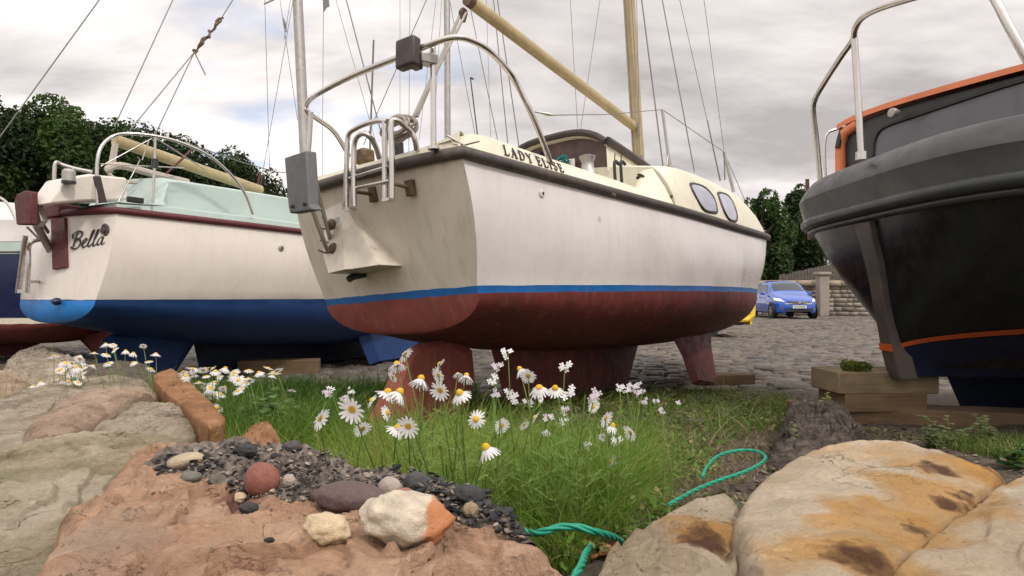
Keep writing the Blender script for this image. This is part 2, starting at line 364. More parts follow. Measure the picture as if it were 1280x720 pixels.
# ---------------------------------------------------------------- lettering
def arc(cx,cy,rx,ry,a0,a1,n=12): return [(cx+rx*math.cos(R(a0+(a1-a0)*i/n)),cy+ry*math.sin(R(a0+(a1-a0)*i/n))) for i in range(n+1)]
SER={
'L':(.62,[([(.17,0),(.17,1)],.14),([(.03,.03),(.6,.03)],.06),([(.03,.97),(.33,.97)],.055),([(.58,.0),(.6,.26)],.06)]),
'A':(.76,[([(.12,0),(.40,1)],.06),([(.38,1),(.64,0)],.145),([(.2,.34),(.55,.34)],.05),([(0,.025),(.25,.025)],.05),([(.5,.025),(.78,.025)],.05)]),
'D':(.78,[([(.17,0),(.17,1)],.14),([(.02,.03),(.35,.03)]+arc(.32,.5,.36,.47,-80,-30,4),.06),([(.02,.97),(.35,.97)]+arc(.32,.5,.36,.47,80,30,4),.06),(arc(.32,.5,.36,.45,-60,60),.15)]),
'Y':(.74,[([(.1,1),(.38,.48)],.14),([(.66,1),(.39,.48)],.06),([(.38,.52),(.38,0)],.14),([(-.02,.975),(.25,.975)],.05),([(.52,.975),(.77,.975)],.05),([(.23,.025),(.53,.025)],.05)]),
'E':(.66,[([(.17,0),(.17,1)],.14),([(.03,.03),(.58,.03)],.06),([(.03,.97),(.56,.97)],.06),([(.17,.52),(.44,.52)],.055),([(.44,.40),(.44,.64)],.05),([(.57,.0),(.6,.25)],.055),([(.55,1.0),(.56,.78)],.055)]),
'I':(.38,[([(.18,0),(.18,1)],.14),([(.03,.025),(.33,.025)],.05),([(.03,.975),(.33,.975)],.05)]),
'S':(.58,[([(.47,.74),(.45,.90),(.30,.98),(.14,.93),(.08,.77),(.14,.62),(.30,.51),(.44,.40),(.49,.24),(.42,.08),(.26,.01),(.10,.08),(.06,.26)],.105)]),
}
def ribbon(mb,pts,w,fmap,nib=None,mi=0):
    P=[Vector((x,y,0)) for x,y in pts]; n=len(P); L=[];Rr=[]
    for i in range(n):
        t=(P[min(i+1,n-1)]-P[max(i-1,0)]).normalized(); q=Vector((-t.y,t.x,0)); ww=w
        if nib is not None: ww=w*(.3+.7*abs(t.x*math.sin(nib)-t.y*math.cos(nib)))
        L.append(P[i]+q*ww/2); Rr.append(P[i]-q*ww/2)
    top=[[fmap(p.x,p.y,.004) for p in L],[fmap(p.x,p.y,.004) for p in Rr]]; bot=[[fmap(p.x,p.y,-.002) for p in L],[fmap(p.x,p.y,-.002) for p in Rr]]
    mb.grid(top,mi); mb.grid([top[0],bot[0]],mi); mb.grid([top[1],bot[1]],mi)
def densify(pts,step=.12):
    out=[pts[0]]
    for a,b in zip(pts,pts[1:]):
        k=max(1,int(math.dist(a,b)/step))
        out+=[(a[0]+(b[0]-a[0])*i/k,a[1]+(b[1]-a[1])*i/k) for i in range(1,k+1)]
    return out
# ================================================================ LADY (centre boat)
LF=Frame(Vector((-.728,3.575,0)),R(-3.5),R(53.6))
lady=empty('sailing_boat',LF.loc,LF.rot)
tag(lady,'cream and white sailing boat with blue waterline and red bottom, propped up in the middle','sailing boat')
LP=dict(L=6.5,st=[(0,.70,1.585,.63,.68),(.5,.80,1.545,.76,.60),(1.2,.92,1.50,.90,.52),(2.2,1.03,1.46,1.02,.46),(3.2,1.07,1.435,1.05,.44),(4.2,1.02,1.45,.93,.46),(5.1,.82,1.52,.62,.52),(5.8,.50,1.60,.30,.62),(6.2,.25,1.65,.12,.72),(6.5,.015,1.69,.01,.84)],
  zw=.922,zb=.882,srake=(-.02,.20),brake=.55,bulge=.035,tb=.05,e1=.8)
LP['tmats']=(3,1,4); ladyhull=hull(LP,lady,['gel_white','blue_stripe','antifoul_red','gel_transom','antifoul_lit'],n1=8)
strake(LP,lady,'rubber_dark',.033)
# keels, skeg, rudder
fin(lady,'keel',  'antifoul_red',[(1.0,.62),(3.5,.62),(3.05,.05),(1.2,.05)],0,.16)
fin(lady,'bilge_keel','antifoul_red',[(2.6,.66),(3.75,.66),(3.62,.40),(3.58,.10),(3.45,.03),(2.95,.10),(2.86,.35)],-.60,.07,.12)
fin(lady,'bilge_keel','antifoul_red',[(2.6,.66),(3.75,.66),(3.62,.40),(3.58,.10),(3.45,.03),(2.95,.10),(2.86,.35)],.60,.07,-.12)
rp=[LF.pt(x,y,y=0) for x,y in ((519,431),(566,421),(590,438),(593,470),(575,540),(472,548),(458,530),(492,462),(505,440))]
fin(lady,'rudder','antifoul_lit',[(p.x,p.z) for p in rp],0,.07)
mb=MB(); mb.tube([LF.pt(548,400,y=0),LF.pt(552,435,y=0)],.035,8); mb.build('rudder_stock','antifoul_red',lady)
# coaming + trunk
def zst(u): return interp(LP['st'],u)[1]
def bst(u): return interp(LP['st'],u)[0]
COT=[(0,.075),(.12,.14),(.3,.165),(.9,.160),(1.4,.158),(1.85,.165),(1.97,.33),(2.15,.385),(2.5,.42),(3.3,.43),(4.0,.40),(4.5,.33),(5.0,.22),(5.6,.09),(6.1,.04),(6.45,.03)]
INW=[(0,.05),(.5,.10),(2.0,.15),(2.6,.16),(4,.17),(5,.15),(5.6,.10),(6.45,.02)]
def co(u,s=-1):
    zs,b=zst(u),bst(u); h=interp(COT,u)[0]; w=interp(INW,u)[0]
    x=stern_x(LP,u,zs)
    return Vector((x,s*max(0,b-.004),zs+.015)),Vector((x+.0,s*max(0,b-w),zs+h))
mb=MB(); rows=[]
for i in range(0,28):
    u=1.98*i/27; a,b=co(u); rows.append([a,a.lerp(b,.5)+Vector((0,-.008,0)),b+Vector((0,0,-.02)),b+Vector((0,.012,0)),b+Vector((0,.10,0)),b+Vector((0,.115,-.02)),Vector((max(b.x,.22),b.y+.13,1.15))])
mb.grid(rows); mb.grid([[Vector((p.x,-p.y,p.z)) for p in r] for r in rows])
K=14; rr=[]
for j in range(K+1):
    s=(1-2*j/K); b=.70; x0=-.02-.05*(1-s*s); hh=.07+.05*abs(s)**4
    rr.append([Vector((x0,b*s,1.60)),Vector((x0+.03,(b-.03)*s,1.585+hh)),Vector((x0+.05,(b-.03)*s,1.59+hh)),Vector((x0+.16,(b-.1)*s,1.59+hh)),Vector((x0+.18,(b-.1)*s,1.57+hh)),Vector((x0+.19,(b-.12)*s,1.15))])
mb.grid(rr); mb.build('cockpit_coaming','gel_cream',lady,ang=50)
mb=MB(); mb.add([(.1,-.6,1.16),(2.1,-.8,1.16),(2.1,.8,1.16),(.1,.6,1.16)],[(0,1,2,3)]); mb.build('cockpit_floor','gel_cream',lady)
mb=MB(); rows=[]
for i in range(0,50):
    u=2.0+4.45*i/49; a,b=co(u,-1); cam=.13*min(1,abs(b.y)); r=[a]
    for t in (.3,.6,.85): r.append(a.lerp(b,t)+Vector((0,-.03*math.sin(PI*t)*min(1,abs(a.y)),0)))
    r+= [b+Vector((0,.0,-.012)),b+Vector((0,.02*min(1,abs(b.y)*3),.004))]
    for t in (.25,.5,.75): r.append(Vector((b.x,b.y*(1-t),b.z+cam*math.sin(t*PI/2))))
    half=r; r=half+[Vector((b.x,0,b.z+cam))]+[Vector((p.x,-p.y,p.z)) for p in half[::-1]]
    rows.append(r)
mb.grid(rows); c=rows[0]; mb.add(c,[tuple(range(len(c)))]); trunk=mb.build('cabin_trunk','gel_cream',lady,ang=50)
def bvh_local(o):
    me=o.data; return BVHTree.FromPolygons([v.co.copy() for v in me.vertices],[tuple(p.vertices) for p in me.polygons])
tb=bvh_local(trunk)
def cast(Fm,bv,px,py,off=0.0):
    d=(Fm.i.to_3x3()@ray(px,py)).normalized(); h=bv.ray_cast(Fm.o,d)
    if h[0] is None: return None,None
    n=h[1] if h[1].dot(d)<0 else -h[1]
    return h[0]+n*off,n
for k,poly in enumerate(([(863,230.5),(876,232.5),(885,239),(892,249),(895,260),(894.7,265.5),(883,264),(876,258),(867.5,243)],
             [(897.5,241.7),(908,244),(915,253),(920,267),(919.5,276),(911.7,274.7),(905,265),(900,252)])):
    ps=[];nn=Vector()
    for q in poly:
        p,n=cast(LF,tb,*q)
        if p is not None: ps.append(p); nn+=n
    nn.normalize(); c=sum(ps,Vector())/len(ps)
    ring=sm(ps,4,True); mb=MB(); mb.tube(ring+[ring[0],ring[1]],.014,8,cap=False); fr=mb.build('window',  'black_plastic',lady,ang=60)
    mb=MB(); pcx=sum(q[0] for q in poly)/len(poly); pcy=sum(q[1] for q in poly)/len(poly); rws=[]
    pr=[(v.x,v.y) for v in sm([(q[0],q[1],0) for q in poly],4,True)]
    for kk in (1,.8,.6,.4,.2,.02): rws.append([cast(LF,tb,pcx+(a-pcx)*kk,pcy+(b_-pcy)*kk,.007)[0] for a,b_ in pr])
    rws[0]=[p if p is not None else rws[1][i] for i,p in enumerate(rws[0])]; mb.grid(rws,0,True); mb.build('pane','win_pale',fr)
# cleats, vent fairlead, nav lights on the side
def cleat(p,n,root,s=1.0,mat='black_plastic',ax=Vector((1,0,0))):
    mb=MB(); mb.tube([p,p+n*.03*s],.012*s,8); q=p+n*.035*s; mb.tube([q-ax*.05*s,q-ax*.02*s,q+ax*.02*s,q+ax*.05*s],[.006*s,.012*s,.012*s,.006*s],8); return mb.build('cleat',mat,root)
p,n=cast(LF,tb,857,265)
if p: 
    mb=MB(); ax=Vector((1,0,-.05)); mb.box(p+n*.012,(.10,.02,.03),(0,.1,0)); mb.lathe([(.02,0),(.026,.02),(.018,.04)],p+n*.01-ax*.01,n); mb.box(p+n*.008+ax*.08,(.12,.012,.02)); mb.build('nav_light','bronze',lady,bev=.003)
p=LF.pt(796,223,y=-.90); cleat(p,Vector((0,-.9,.4)),lady,1.0)
p,n=cast(LF,tb,839,246)
for px,py in ((766,244),(838,246)):
    q=LF.pt(px,py,y=-1.02); mb=MB(); mb.lathe([(.012,0),(.012,.015)],q,(0,-1,.2),10); mb.build('deck_fitting','bronze',lady)
# sea-cocks on the hull side
hb=bvh_local(ladyhull); q=cast(LF,hb,677,242)[0]+Vector((0,.012,0)); mb=MB(); mb.lathe([(.022,-.02),(.024,.006),(.016,.010)],q+Vector((0,-.012,0)),(0,-1,0),16); oo=mb.build('drain_outlet','gel_white',lady)
mb=MB(); mb.lathe([(.009,.011),(.009,.0125)],q+Vector((0,-.012,0)),(0,-1,0),12); mb.build('opening','black_plastic',oo)
# lettering on the coaming
LT=.072
mb=MB(); 
def fm(x,y,o):
    u=.305+x*LT*.80+y*LT*.34; a,b=co(u); t=(.046+y*LT*1.08)/(b-a).length; p=a.lerp(b,t); n=Vector((0,-(b-a).z,(b-a).y)).normalized(); n=-n if n.y>0 else n
    return p+n*(o+.009*math.sin(PI*min(1,t)))
x=0
for ch in 'LADY ELISE':
    if ch==' ': x+=.40; continue
    w,st=SER[ch]
    for pts,ww in st: ribbon(mb,densify([(x+a*1.0,b) for a,b in pts]),ww*.85,fm)
    x+=w+.24
mb.build('name_lettering','text_black',lady,recalc=False)
# doghouse: brown companionway bulkhead, arched roof
U0=2.02
def archrow(u,b,z0,z1,n=14,dz=0): return [Vector((u,b*math.cos(PI*(1-i/n)) if False else b*(2*i/n-1),z0+(z1-z0)*(1-abs(2*i/n-1)**3.4)+dz)) for i in range(n+1)]
mb=MB(); rb=archrow(U0-.012,.47,2.06,2.19); low=[Vector((U0-.012,p.y,1.17)) for p in rb]; mb.grid([low,rb]); mb.grid([[p+Vector((.02,0,0)) for p in low],[p+Vector((.02,0,0)) for p in rb]])
bulk=mb.build('companionway_bulkhead','brown_wood',lady)
mb=MB(); rows=[]
for i in range(10):
    t=i/9; rows.append(archrow(U0-.06+1.3*t,.49-.02*t,2.07-.17*t**1.2,2.205-.20*t**1.3))
mb.grid(rows); mb.grid([[Vector((p.x,p.y,p.z-.03)) for p in r] for r in rows]); mb.grid([rows[0],[Vector((p.x,p.y,p.z-.03)) for p in rows[0]]])
for s in (0,-1): mb.grid([[r[s] for r in rows],[Vector((r[s].x,r[s].y,1.85)) for r in rows]])
roof=mb.build('cabin_roof','gel_cream',lady,ang=50)
mb=MB(); mb.tube([p+Vector((-.01,0,.005)) for p in rows[0]],.028,8)
for s in (0,-1): mb.tube([r[s]+Vector((0,.012*(1 if s else -1),.01)) for r in rows],[.034]*8+[.028,.018],8)
mb.build('roof_trim','brown_trim',roof)
mb=MB(); mb.box((U0+.02,.1,2.20),(.16,.46,.045),None); mb.build('sliding_hatch','brown_trim',roof,bev=.012)
mb=MB(); mb.box((U0-.055,-.08,1.965),(.014,.24,.085),(R(4),0,0)); sg=mb.build('vent_plate','white_sign',bulk,bev=.004)
mb=MB(); 
for k in range(4): mb.box((U0-.064,-.09,1.94+k*.017),(.006,.15,.006),(R(4),0,0))
mb.build('slot','black_plastic',sg)
mb=MB(); mb.box((U0-.04,.14,2.09),(.03,.035,.07)); mb.lathe([(.014,0),(.014,.05)],(U0-.05,.14,2.08),(-1,0,0),10); mb.build('latch','black_plastic',bulk,bev=.004)
# winch on the coaming and blue cordage
q=LF.pt(735,214,y=-.70); mb=MB(); mb.lathe([(.065,-.10),(.065,-.02),(.055,0),(.042,.02),(.04,.06),(.052,.085),(.055,.10),(.04,.105)],q,(0,0,1),20); mb.build('winch','alu',lady,ang=30)
q=LF.pt(703,200,x=U0-.15); pts=[q+Vector((.02*math.sin(i*1.3),.05*math.cos(i*.9)*(1+.1*math.sin(i)),.02*math.sin(i*.9)+.015*math.sin(i*2.2))) for i in range(40)]
mb=MB(); mb.tube(sm(pts,3),.006,6); mb.build('rope_coil','teal_rope',lady)
# vent cowls beside the mast
for px in (768,776):
    q=LF.pt(px,207,y=-.72); mb=MB(); mb.tube(sm([q+Vector((0,-.0,-.13)),q,q+Vector((.02,.0,.035)),q+Vector((.07,0,.02))],4),.012,8); mb.tube(sm([q+Vector((0,0,.0)),q+Vector((.02,0,.09))],3),.004,6); mb.build('line_hook','black_plastic',lady)
# mast, boom, rigging
MU=3.62; mz=2.0; top=Vector((MU,0,7.3))
mb=MB(); mb.tube([(MU,0,mz-.02),(MU,0,4.5),(MU,0,7.3)],.056,14,flat=1.25); mast=mb.build('mast','ochre_spar',lady,ang=60)
mb=MB(); mb.box((MU,0,mz+.01),(.2,.16,.04)); mb.box((MU,-.06,mz+.06),(.05,.03,.12)); mb.box((MU,.06,mz+.06),(.05,.03,.12)); mb.build('mast_step','alu',mast,bev=.004)
mb=MB(); mb.tube([(MU-.07,-.05,2.2),(MU-.075,-.06,3.6),(MU-.07,-.05,5)],.006,6); mb.tube([(MU-.07,.03,2.2),(MU-.075,.03,5.6)],.006,6); mb.tube([(MU-.075,-.055,2.55),(MU-.075,-.055,2.68)],.018,8); mb.tube([(MU-.05,-.06,2.22),(MU-.06,-.065,2.34)],.016,8); mb.build('halyard','sock',mast)
b0=LF.pt(808,166,y=0); b0.x=MU-.05; b1=LF.pt(590,3,y=0)
mb=MB(); mb.tube([b0,b1],.043,14,flat=1.2); boom=mb.build('boom','ochre_spar',lady,ang=60)
dirb=(b1-b0).normalized(); mb=MB(); mb.tube([b1,b1+dirb*.05],.047,14); mb.build('boom_end_fitting','bronze',boom); mb=MB(); mb.tube([b0-dirb*.06,b0],.03,10); mb.build('gooseneck','bronze',boom)
# mainsheet: two falls from the boom end block to the coil on the stern
blk=LF.pt(579,17,x=b1.x-.02); knot=LF.pt(516,150,x=-.05)
wire(lady,[blk+Vector((0,.03,0)),knot],.011,'mainsheet','sock',8); wire(lady,[blk+Vector((0,-.03,0)),LF.pt(546,88,x=.1),LF.pt(521,146,x=-.04)],.009,'mainsheet','sock',8)
mb=MB(); mb.tube([blk+Vector((0,0,.04)),blk+Vector((0,0,.02)),blk,blk-Vector((0,0,.06))],[.012,.03,.034,.014],10); mb.build('sheet_block','bronze',lady)
coil=LF.pt(497,160,x=-.08); mb=MB(); pts=[]
for i in range(90):
    a=i*.62; pts.append(coil+Vector((.03*math.sin(a*.37),.095*math.cos(a)*(1+.25*math.sin(i*.21)),.045*math.sin(a)*(1+.3*math.cos(i*.33))+.012*math.sin(i*.5))))
mb.tube(sm(pts,3),.0085,6); mb.build('sheet_coil','rope_pale',lady)
wpx(lady,LF,(868,215),(755,-390),5.9,6.45,.006); wpx(lady,LF,(901,226),(760,-395),6.6,6.5,.0035); wpx(lady,LF,(829,210),(802,0),6.4,6.4,.007,ext=4)
wpx(lady,LF,(800,205),(797,60),6.3,6.3,.003,ext=3)
wpx(lady,LF,(905,188),(880,0),7.2,7.1,.0035,ext=4); wpx(lady,LF,(900,226),(884,150),6.7,6.7,.007)
wpx(lady,LF,(906,225),(905,190),6.8,6.8,.008,'turnbuckle')
# stanchions and guard wires
s1a=LF.D(837,208,5.6); s1b=LF.D(828,137,5.6); mb=MB(); mb.tube([s1a,s1b],.013,10); mb.tube([s1a,s1a-(s1b-s1a).normalized()*.02],.028,10); mb.tube(sm([s1a+Vector((-.06,0,.0)),s1a+Vector((-.01,0,.1)),s1a+Vector((.03,0,.02))],3),.008,6); mb.build('stanchion','alu',lady)
s2a=LF.D(917,240,7.0); s2b=LF.D(905,190,7.0); mb=MB(); mb.tube([s2a,s2b],.018,10); mb.build('stanchion','alu',lady)
e0=LF.pt(669,140,y=-.73); 
wire(lady,[e0,LF.pt(690,144,y=-.8),LF.D(760,143,5.0),s1b],.0035,'guard_wire'); wire(lady,[s1b,s2b],.0035,'guard_wire'); mb=MB(); mb.tube([e0,LF.pt(676,141,y=-.74),LF.pt(684,143,y=-.76),LF.pt(692,144,y=-.78)],[.006,.006,.014,.006],8); mb.build('guard_wire_tensioner','steel',lady)
wire(lady,[s2b,LF.D(946,285,8.3)],.004,'guard_wire')
# stern pushpit
RZ=2.12
g=[LF.pt(437,196,y=.70),LF.pt(418,165,y=.70),LF.pt(396,148,y=.70),LF.pt(384,139,y=.70),LF.pt(384,130,y=.68),LF.pt(396,118,x=-.04),LF.pt(440,95,x=-.12),LF.pt(505,69,x=-.16),LF.pt(541,54,x=-.14),LF.pt(568,47,x=-.10),LF.pt(588,50,x=-.02),LF.pt(612,64,x=.12),LF.pt(640,95,x=.40),LF.pt(662,137,y=-.77),LF.pt(679,178,y=-.78),LF.pt(691,212,y=-.77)]
mb=MB(); mb.tube(sm(g,6),.0165,12); push=mb.build('pushpit_rail','steel',lady,ang=60)
for (t,b,x) in (((541,56),(542,184),-.1),((389,140),(384,215),-.03)):
    A=LF.pt(*t,x=x); B=LF.pt(*b,x=x); mb=MB(); mb.tube([A,B],.015,12); mb.tube([B,B-Vector((0,0,.012))],.03,12); mb.build('pushpit_post','steel',push)
mb=MB(); q=g[-1]; mb.lathe([(.03,-.01),(.026,.01),(.014,.02)],q,(0,-.6,.8),12); mb.build('pushpit_foot','steel',push)
# lifebuoy light holder (dark box) on the rail
c=LF.pt(510,67,x=-.20); mb=MB(); rot=Euler((R(0),R(4),R(2))).to_matrix(); mb.box(c,(.06,.125,.15),rot); lb=mb.build('rail_light_box','brown_trim',lady,bev=.012)
mb=MB(); mb.box(LF.pt(532,72,x=-.12)+Vector((0,0,-.01)),(.09,.10,.05),(R(10),0,R(-20))); mb.build('rail_light_bracket','alu',lb,bev=.006)
mb=MB(); mb.box(LF.pt(521,83,x=-.16),(.04,.05,.03),rot); mb.build('rail_light_knob','black_plastic',lb,bev=.006)
# stern ladder (folded)
lad=[]
XL=-.17
def lp(px,py,x=XL): return LF.pt(px,py,x=x)
mb=MB(); mb.tube(sm([lp(433,262),lp(433,220),lp(434,185),lp(436,168),lp(446,160),lp(460,154),lp(474,151),lp(484,152)],6),.0145,10); mb.tube(sm([lp(443,258,XL-.03),lp(442,200,XL-.03),lp(444,176,XL-.03),lp(453,167,XL-.03),lp(463,172,XL),lp(470,184,XL+.05),lp(474,198,XL+.09)],6),.0145,10)
mb.tube(sm([lp(481,250),lp(481,152)],4),.0155,10); mb.tube(sm([lp(490,248,XL-.03),lp(490,200,XL-.03),lp(489,155,XL-.03),lp(497,151,XL),lp(506,158,XL+.05),lp(514,165,XL+.09),lp(519,176,XL+.11),lp(521,188,XL+.13)],6),.0145,10)
mb.tube([lp(437,223),lp(485,208)],.010,8); mb.tube([lp(442,236,XL-.02),lp(487,226,XL-.02)],.010,8)
for a in ((438,262),(486,250)): 
    q=lp(*a); mb.box(q,(.05,.05,.014))
mb.build('boarding_ladder','steel',lady,ang=50)
for a,b in (((446,240),(467,243)),((490,229),(513,235))):
    q=lp(*b,x=-.045); mb=MB(); mb.tube([lp(*a,x=XL+.01),q],.011,8); mb.box(q,(.035,.05,.085),(0,R(-8),0)); mb.build('ladder_bracket','bronze',lady,bev=.008)
mb=MB(); mb.box(LF.pt(497,187,x=.10),(.05,.055,.085)); mb.build('socket_box','black_plastic',lady,bev=.006)
q=LF.pt(580,181,x=.0); mb=MB(); mb.tube([q+Vector((0,0,-.06)),q],.006,6); mb.tube([LF.pt(560,170,x=-.02),q+Vector((0,0,0)),LF.pt(599,176,x=.06)],.007,8); mb.build('cleat','steel',lady)
mb=MB(); mb.box(LF.pt(454,196,x=.2),(.1,.12,.09)); mb.build('outlet_cap','bronze',lady,bev=.02)
# outboard bracket
def poly3(mb,pts,ext): mb.prism(pts,ext)
pad=[LF.pt(x,y,x=-.42) for x,y in ((355,197),(382,188),(386,256),(391,262),(362,267),(360,258))]
mb=MB(); mb.prism(pad,Vector((.055,-.02,0))); br=mb.build('outboard_pad','grey_pad',lady,bev=.008)
for px,py in ((366,258),(381,255)):
    mb=MB(); mb.lathe([(.011,0),(.011,.008),(.007,.012)],LF.pt(px,py,x=-.425),(-1,0,0),10); mb.build('bolt','black_plastic',br)
mb=MB(); 
for (a,b) in (((388,255),(411,318)),((394,225),(413,300))):
    A=LF.pt(*a,x=-.36); B=LF.pt(*b,x=-.075); mb.tube([A,B],.011,6,flat=1.6)
mb.tube([LF.pt(399,300,x=-.15),LF.pt(414,304,x=-.07)],.006,6); mb.tube([LF.pt(402,270,x=-.2),LF.pt(416,285,x=-.07)],.006,6)
mb.build('bracket_arm','alu',lady)
mb=MB(); mb.prism([LF.pt(x,y,x=-.075) for x,y in ((409,276),(424,270),(430,316),(412,320))],(.03,0,0)); mb.build('bracket_plate','alu',lady,bev=.004)
for px,py in ((416,281),(419,311)):
    mb=MB(); q=LF.pt(px,py,x=-.10); mb.lathe([(.03,0),(.034,.015),(.022,.03),(.01,.035)],q,(-1,0,.1),14); mb.tube(sm([q,q+Vector((-.02,.05,-.02)),q+Vector((-.05,.09,.0))],4),.005,6); mb.build('clamp_screw','bronze',lady)
w=[LF.pt(x,y,x=-.07) for x,y in ((424,243),(436,247),(475,331),(414,343),(402,322))]; wb=[Vector((p.x+.16,p.y*.98,p.z)) for p in w]
w2=[LF.pt(x,y,x=-.05) for x,y in ((426,241),(430,242),(473,333),(411,341),(408,330))]
mb=MB(); c1=LF.pt(408,341,x=-.145);c2=LF.pt(474,333,x=-.11);
A=[LF.pt(426,243,x=-.05),LF.pt(432,243,x=-.05),LF.pt(474,330,x=-.15),LF.pt(409,339,x=-.19)]; Bk=[Vector((.10,p.y,p.z)) for p in A]

A=[LF.pt(427,262,x=-.06),LF.pt(434,262,x=-.06),LF.pt(475,331,x=-.10),LF.pt(436,337,x=-.16),LF.pt(430,337,x=-.17)]
Bk=[Vector((.10,p.y,p.z)) for p in A]; m_=len(A)
mb.add(A+Bk,[tuple(range(m_)),tuple(range(m_,2*m_))]+[(i,(i+1)%m_,m_+(i+1)%m_,m_+i) for i in range(m_)])
A=[LF.pt(406,262,x=-.045),LF.pt(427,252,x=-.045),LF.pt(431,337,x=-.17),LF.pt(410,342,x=-.17),LF.pt(404,320,x=-.1)]
Bk=[Vector((.10,p.y,p.z)) for p in A]; mb.add(A+Bk,[tuple(range(m_)),tuple(range(m_,2*m_))]+[(i,(i+1)%m_,m_+(i+1)%m_,m_+i) for i in range(m_)]); mb.build('outboard_wedge','gel_transom',lady,bev=.004)
q=LF.pt(441,346,x=-.02); mb=MB(); mb.tube([q+Vector((.1,0,.02)),q,q+Vector((-.03,.0,-.015))],.02,10); mb.build('exhaust_outlet','black_plastic',lady)
# ================================================================ BELLA
BF=Frame(Vector((-4.09,5.93,0)),R(0),R(60.5))
bella=empty('sailing_boat',BF.loc,BF.rot)
tag(bella,'white sailing boat with mint green deck, maroon strake and blue bottom, second from the left','sailing boat')
BP=dict(L=6.6,st=[(0,.72,1.655,.66,.66),(.6,.84,1.64,.80,.52),(1.4,.95,1.625,.92,.38),(2.4,1.03,1.61,1.0,.30),(3.4,1.05,1.61,1.0,.28),(4.4,.96,1.64,.85,.46),(5.4,.64,1.70,.48,.55),(6.1,.28,1.76,.16,.7),(6.6,.015,1.80,.01,.86)],
  zw=.875,zb=.868,srake=(.02,-.16),brake=.55,bulge=.05,tb=.13,tmats=(0,1,3),e1=.85)
bellahull=hull(BP,bella,['gel_bella','antifoul_blue','antifoul_blue','transom_blue'],n1=8)
strake(BP,bella,'maroon',.032)
# mint gunwale, trunk
def bco(u,h,w,s=-1):
    bs,zs,_,_=interp(BP['st'],u); return Vector((stern_x(BP,u,zs),s*max(0,bs-w),zs+h))
mb=MB(); rows=[]
BT=[(0,.07,.04),(.2,.08,.05),(.42,.10,.06),(.5,.34,.2),(.6,.40,.24),(2.2,.42,.30),(3.6,.40,.32),(4.6,.32,.3),(5.0,.2,.26),(5.3,.07,.1),(6.58,.04,.01)]
for i in range(60):
    u=.0+6.58*i/59; 
    bs,zs,_,_=interp(BP['st'],u)
    h,w=[np.interp(u,[t[0] for t in BT],[t[k] for t in BT]) for k in (1,2)]; w=min(w,bs*.8)
    dk=min(.10,h); half=[bco(u,.01,.004),bco(u,dk*.85,.02 if bs>.05 else 0),bco(u,dk,min(w,.05))]
    x=half[0].x
    half+=[Vector((x,-max(0,bs-w+.03),zs+dk+.005)),Vector((x,-max(0,bs-w-.02),zs+h-.02)),Vector((x,-max(0,bs-w-.05),zs+h)),Vector((x,-max(0,(bs-w)*.5),zs+h+.05*(h>.12)))]
    rows.append(half+[Vector((x,0,zs+h+.07*(h>.12)))]+[Vector((p.x,-p.y,p.z)) for p in half[::-1]])
mb.grid(rows); c=rows[0]; mb.add(c,[tuple(range(len(c)))]); mb.build('deck_and_cabin','gel_mint',bella,ang=45)
# aft cockpit cover / cream side screen
mb=MB(); A=[BF.pt(x,y,y=-.55) for x,y in ((60,255),(83,222),(113,217),(118,218),(159,222),(161,250),(100,252))]
mb.prism([Vector((p.x,p.y,p.z)) for p in A],(0,.35,0)); mb.build('cockpit_hood','gel_bella',bella,bev=.02)
q=BF.pt(86,222,y=-.6); mb=MB(); mb.lathe([(.05,-.04),(.05,.05),(.035,.07)],q,(0,0,1),14); hv=mb.build('cowl_vent','alu',bella)
mb=MB(); mb.lathe([(.054,-.05),(.054,-.03)],q,(0,0,1),14); mb.build('vent_band','black_plastic',hv)
mb=MB(); a=[BF.pt(x,y,y=-.74) for x,y in ((118,220),(126,220),(134,253),(125,254))]; mb.prism(a,(0,.03,0)); mb.build('side_post','brown_trim',bella,bev=.004)
mb=MB(); mb.box(BF.pt(169,250,y=-.8),(.14,.04,.05)); mb.build('nav_light','black_plastic',bella,bev=.008)
# lettering
BEL={'B':(.62,[[(.10,.62),(.02,.78),(.06,.95),(.30,1.05),(.56,.98),(.60,.80),(.46,.62),(.28,.55),(.50,.50),(.58,.32),(.50,.10),(.28,-.04),(.08,.02),(.02,.14)],[(.30,.98),(.22,.6),(.14,.12)]]),
 'e':(.40,[[(.04,.22),(.20,.28),(.33,.42),(.28,.52),(.16,.46),(.08,.25),(.12,.05),(.24,.0),(.42,.14)]]),
 'l':(.30,[[(.0,.12),(.16,.45),(.30,.85),(.28,1.02),(.20,.9),(.10,.4),(.08,.06),(.18,.0),(.30,.14)]]),
 'a':(.46,[[(.36,.42),(.24,.50),(.10,.38),(.04,.16),(.10,.02),(.22,.08),(.34,.40),(.38,.50),(.33,.22),(.34,.03),(.42,.02),(.50,.14)]])}
def tr(px,py,off=-.012):
    # point on the transom of Bella
    p=BF.pt(px,py,x=-.05)
    for _ in range(6):
        x=stern_x(BP,0,p.z)-BP['tb']*(1-min(1,abs(p.y)/.7)**2); p=BF.pt(px,py,x=x+off)
    return p
mb=MB(); x=0
for ch in 'Bella':
    w,sts=BEL[ch]
    for s in sts:
        pts=[(q.x,q.y) for q in sm([(a+x+.16*(b-.5),b,0) for a,b in s],5)]
        ribbon(mb,pts,.13,lambda X,Y,o: tr(89.5+X*20.0,309.5+1.0-Y*19.5-X*2.4,-.012-o),nib=R(35))
    x+=w
mb.build('name_lettering','text_black',bella,recalc=False)
q=tr(132,288,-.0); mb=MB(); mb.lathe([(.058,0),(.06,.012),(.045,.02),(.03,.014),(.0295,.03),(.012,.034)],q,(-1,0,0),20); mb.build('transom_vent','rubber_dark',bella)
